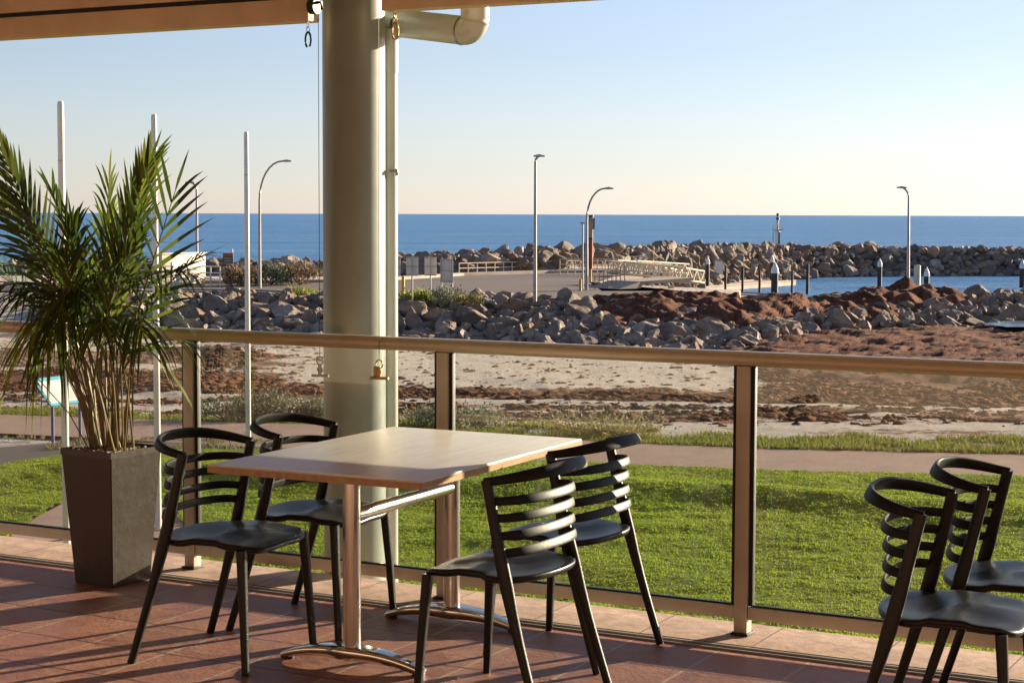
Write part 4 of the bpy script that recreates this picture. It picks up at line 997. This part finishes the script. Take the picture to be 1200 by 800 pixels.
for hh in (.75, .4): tube(bm, [a+Vector((0, 0, hh)), b2+Vector((0, 0, hh))], .03, seg=6)
obj('handrail', bm, 'timber_tan', t)
# truss gangway
def truss(a, b, h0, n, lab, w_=1.4):
    t = empty('gangway', a, 0, lab, 'gangway', 'cream truss gangways'); d = b-a; d2 = Vector((d.x, d.y, 0)).normalized(); nrm = Vector((-d2.y, d2.x, 0))
    for s in (-.5, .5):
        o_ = nrm*w_*s; bm = BM(); tube(bm, [o_+Vector((0, 0, h0)), d+o_+Vector((0, 0, h0))], .055, seg=8); obj('top_chord', bm, 'cream_paint', t)
        bm = BM(); tube(bm, [o_, d+o_], .06, seg=8); obj('bottom_chord', bm, 'cream_paint', t)
        bm = BM()
        for k in range(n+1):
            p = d*(k/n)+o_; tube(bm, [p, p+Vector((0, 0, h0))], .035, seg=6)
            if k < n:
                q = d*((k+1)/n)+o_; tube(bm, [p+Vector((0, 0, h0*(k % 2))), q+Vector((0, 0, h0*((k+1) % 2)))], .035, seg=6)
        obj('lattice', bm, 'cream_paint', t)
    bm = BM(); span(bm, Vector((0, 0, .02)), d+Vector((0, 0, .02)), w_-.1, .08); obj('deck', bm, 'concrete', t, smooth=False, auto=None)
truss(dp(722, 320, 92), dp(792, 326, 94), .60, 12, 'long cream truss gangway sloping down to the pontoon')
truss(dp(790, 327.5, 95), dp(812, 331, 96.5), .62, 5, 'short cream truss landing at the lower end of the gangway')
truss(dp(735, 316.5, 104), dp(796, 320, 108), .55, 12, 'farther cream truss gangway seen just behind the long one')
# pontoons and ramp
def pontoon(a, b, w_, lab):
    t = empty('pontoon', a, 0, lab, 'pontoon', 'floating pontoons in the basin'); bm = BM(); span(bm, Vector((0, 0, 0)), b-a, w_, .45); obj('float', bm, 'concrete', t, smooth=False, auto=None)
    bm = BM(); d = b-a; n = Vector((-d.y, d.x, 0)).normalized()*w_/2
    for s in (-1, 1): tube(bm, [n*s+Vector((0, 0, .03)), d+n*s+Vector((0, 0, .03))], .06, seg=8)
    obj('fender', bm, 'timber_tan', t)
pontoon(gp(792, 337, -3.9), gp(912, 328.5, -3.9), 3.2, 'long tan floating pontoon behind the mooring piles')
pontoon(gp(838, 342.5, -3.9), gp(915, 347.5, -3.9), 2.2, 'near tan pontoon beside the boat ramp')
rp = [Vector((q.x, q.y, 0)) for q in (gp(790, 341, -2.5), gp(850, 346, -2.5))]
bm = BM(); A1, B1 = gp(742, 344, -2.3), gp(850, 351, -2.0); C1, D1 = gp(880, 346, -4.3), gp(800, 336, -4.3)
bm.faces.new([bm.verts.new(p) for p in (A1, B1, C1, D1)]); bmesh.ops.recalc_face_normals(bm, faces=bm.faces); o = obj('boat_ramp', bm, 'concrete', smooth=False, auto=None); tag(o, kind='structure')
GP = 'mooring piles in the basin'
for px, y0, y1, r, mt, cap, lab in [
    (829, 306, 341, .13, 'pile_dark', 'white_cap', 'dark mooring pile with a white cap, leftmost of the basin'), (850, 312, 341, .09, 'pile_dark', None, 'thin dark mooring pile just right of the small white sign'),
    (870, 314, 343, .09, 'pile_dark', None, 'thin dark mooring pile in the middle of the pontoon gap'), (890, 317, 344, .09, 'pile_dark', None, 'thin dark mooring pile left of the thick white topped pile'),
    (904.5, 304, 331, .16, 'pile_dark', 'white_cap', 'far dark pile with a white cap below the beacon'), (907.5, 316, 347, .24, 'pile_dark', 'white_cap', 'thick mooring pile with a white top, nearest of the group'),
    (928, 317, 344, .08, 'pile_dark', None, 'thin dark pile right of the thick white topped pile'), (946, 310, 344, .11, 'pile_dark', None, 'dark pile rising before the breakwater, second right of the thick pile'),
    (1030.5, 309, 336, .17, 'pile_dark', 'white_cap', 'dark pile with a white cap, left of the right hand street lamp'), (1074.5, 311, 334, .26, 'cream_paint', None, 'thick cream post just right of the right hand street lamp'),
    (1059, 327, 337, .28, 'cream_paint', None, 'short cream post by the foot of the right hand street lamp'), (1085.5, 320, 341, .19, 'pile_dark', 'white_cap', 'dark pile with a white cap beside the thick cream post'),
    (1197.5, 311, 336, .20, 'pile_dark', 'white_cap', 'dark pile with a white cap at the far right edge of the basin')]:
    bollard(px, y0, y1+3, -4.4, mt, r*1.05, lab, cap, 'mooring_pile', 'pile', GP)
b = gp(842, 338, -4.3); s = F/b.y; t = empty('mooring_sign', b, 0, 'small white sign on a thin post between two mooring piles', 'sign'); h = dp(842, 307, b.y).z+4.3
bm = BM(); cyl(bm, (0, 0), 0, h, .05, seg=8); obj('post', bm, 'galvanised', t); bm = BM(); box(bm, (0, -.07, h-.45), (.62, .03, 1.05), bev=.005); obj('panel', bm, 'white_cap', t)
b = dp(911, 288, 171); t = empty('beacon', (b.x, b.y, b.z-.5), 0, 'white harbour beacon with a platform and black lantern on the breakwater', 'beacon'); k_ = 171/F
bm = BM(); cyl(bm, (0, 0), 0, .5+19*k_, .22, seg=16); obj('tower', bm, 'white_cap', t)
bm = BM(); box(bm, (.12, -.2, .5+8*k_), (.14, .1, 16*k_)); box(bm, (-.42, 0, .5+8*k_), (.05, .05, 17*k_)); obj('ladder', bm, 'sign_dark', t)
bm = BM(); box(bm, (0, 0, .5+18.5*k_), (.95, .95, .10)); obj('platform', bm, 'galvanised', t)
bm = BM(); 
for sx, sy in ((-.45, -.45), (.45, -.45), (.45, .45), (-.45, .45)): tube(bm, [(sx, sy, .5+19*k_), (sx, sy, .5+25*k_)], .03, seg=6)
for z in (22, 25): sweep(bm, [(sx, sy, .5+z*k_) for sx, sy in ((-.45, -.45), (.45, -.45), (.45, .45), (-.45, .45))], (.05, .05), closed=True, seg=6)
obj('guard_rail', bm, 'white_cap', t)
bm = BM(); cyl(bm, (0, 0), .5+19*k_, .5+31*k_, .10, seg=12); obj('mast', bm, 'lamp_grey', t)
bm = BM(); cyl(bm, (0, 0), .5+30.5*k_, .5+33.5*k_, .20, .12, seg=12); cyl(bm, (0, 0), .5+34*k_, .5+35*k_, .05, seg=8); cyl(bm, (0, 0), .5+35*k_, .5+38*k_, .17, .10, seg=12); obj('lantern', bm, 'gasket', t)
# moored float
for px, py in ((918, 331.5), (924, 331)): 
    q = gp(px, py, -4.2); bm = BM(); bmesh.ops.create_uvsphere(bm, u_segments=12, v_segments=8, radius=.16, matrix=Matrix.Translation(q)); cyl(bm, (q.x, q.y), q.z, q.z+.22, .03, seg=8)
    tag(obj('buoy', bm, 'white_cap'), 'small white buoy floating before the breakwater', 'buoy', 'small white buoys in the basin')
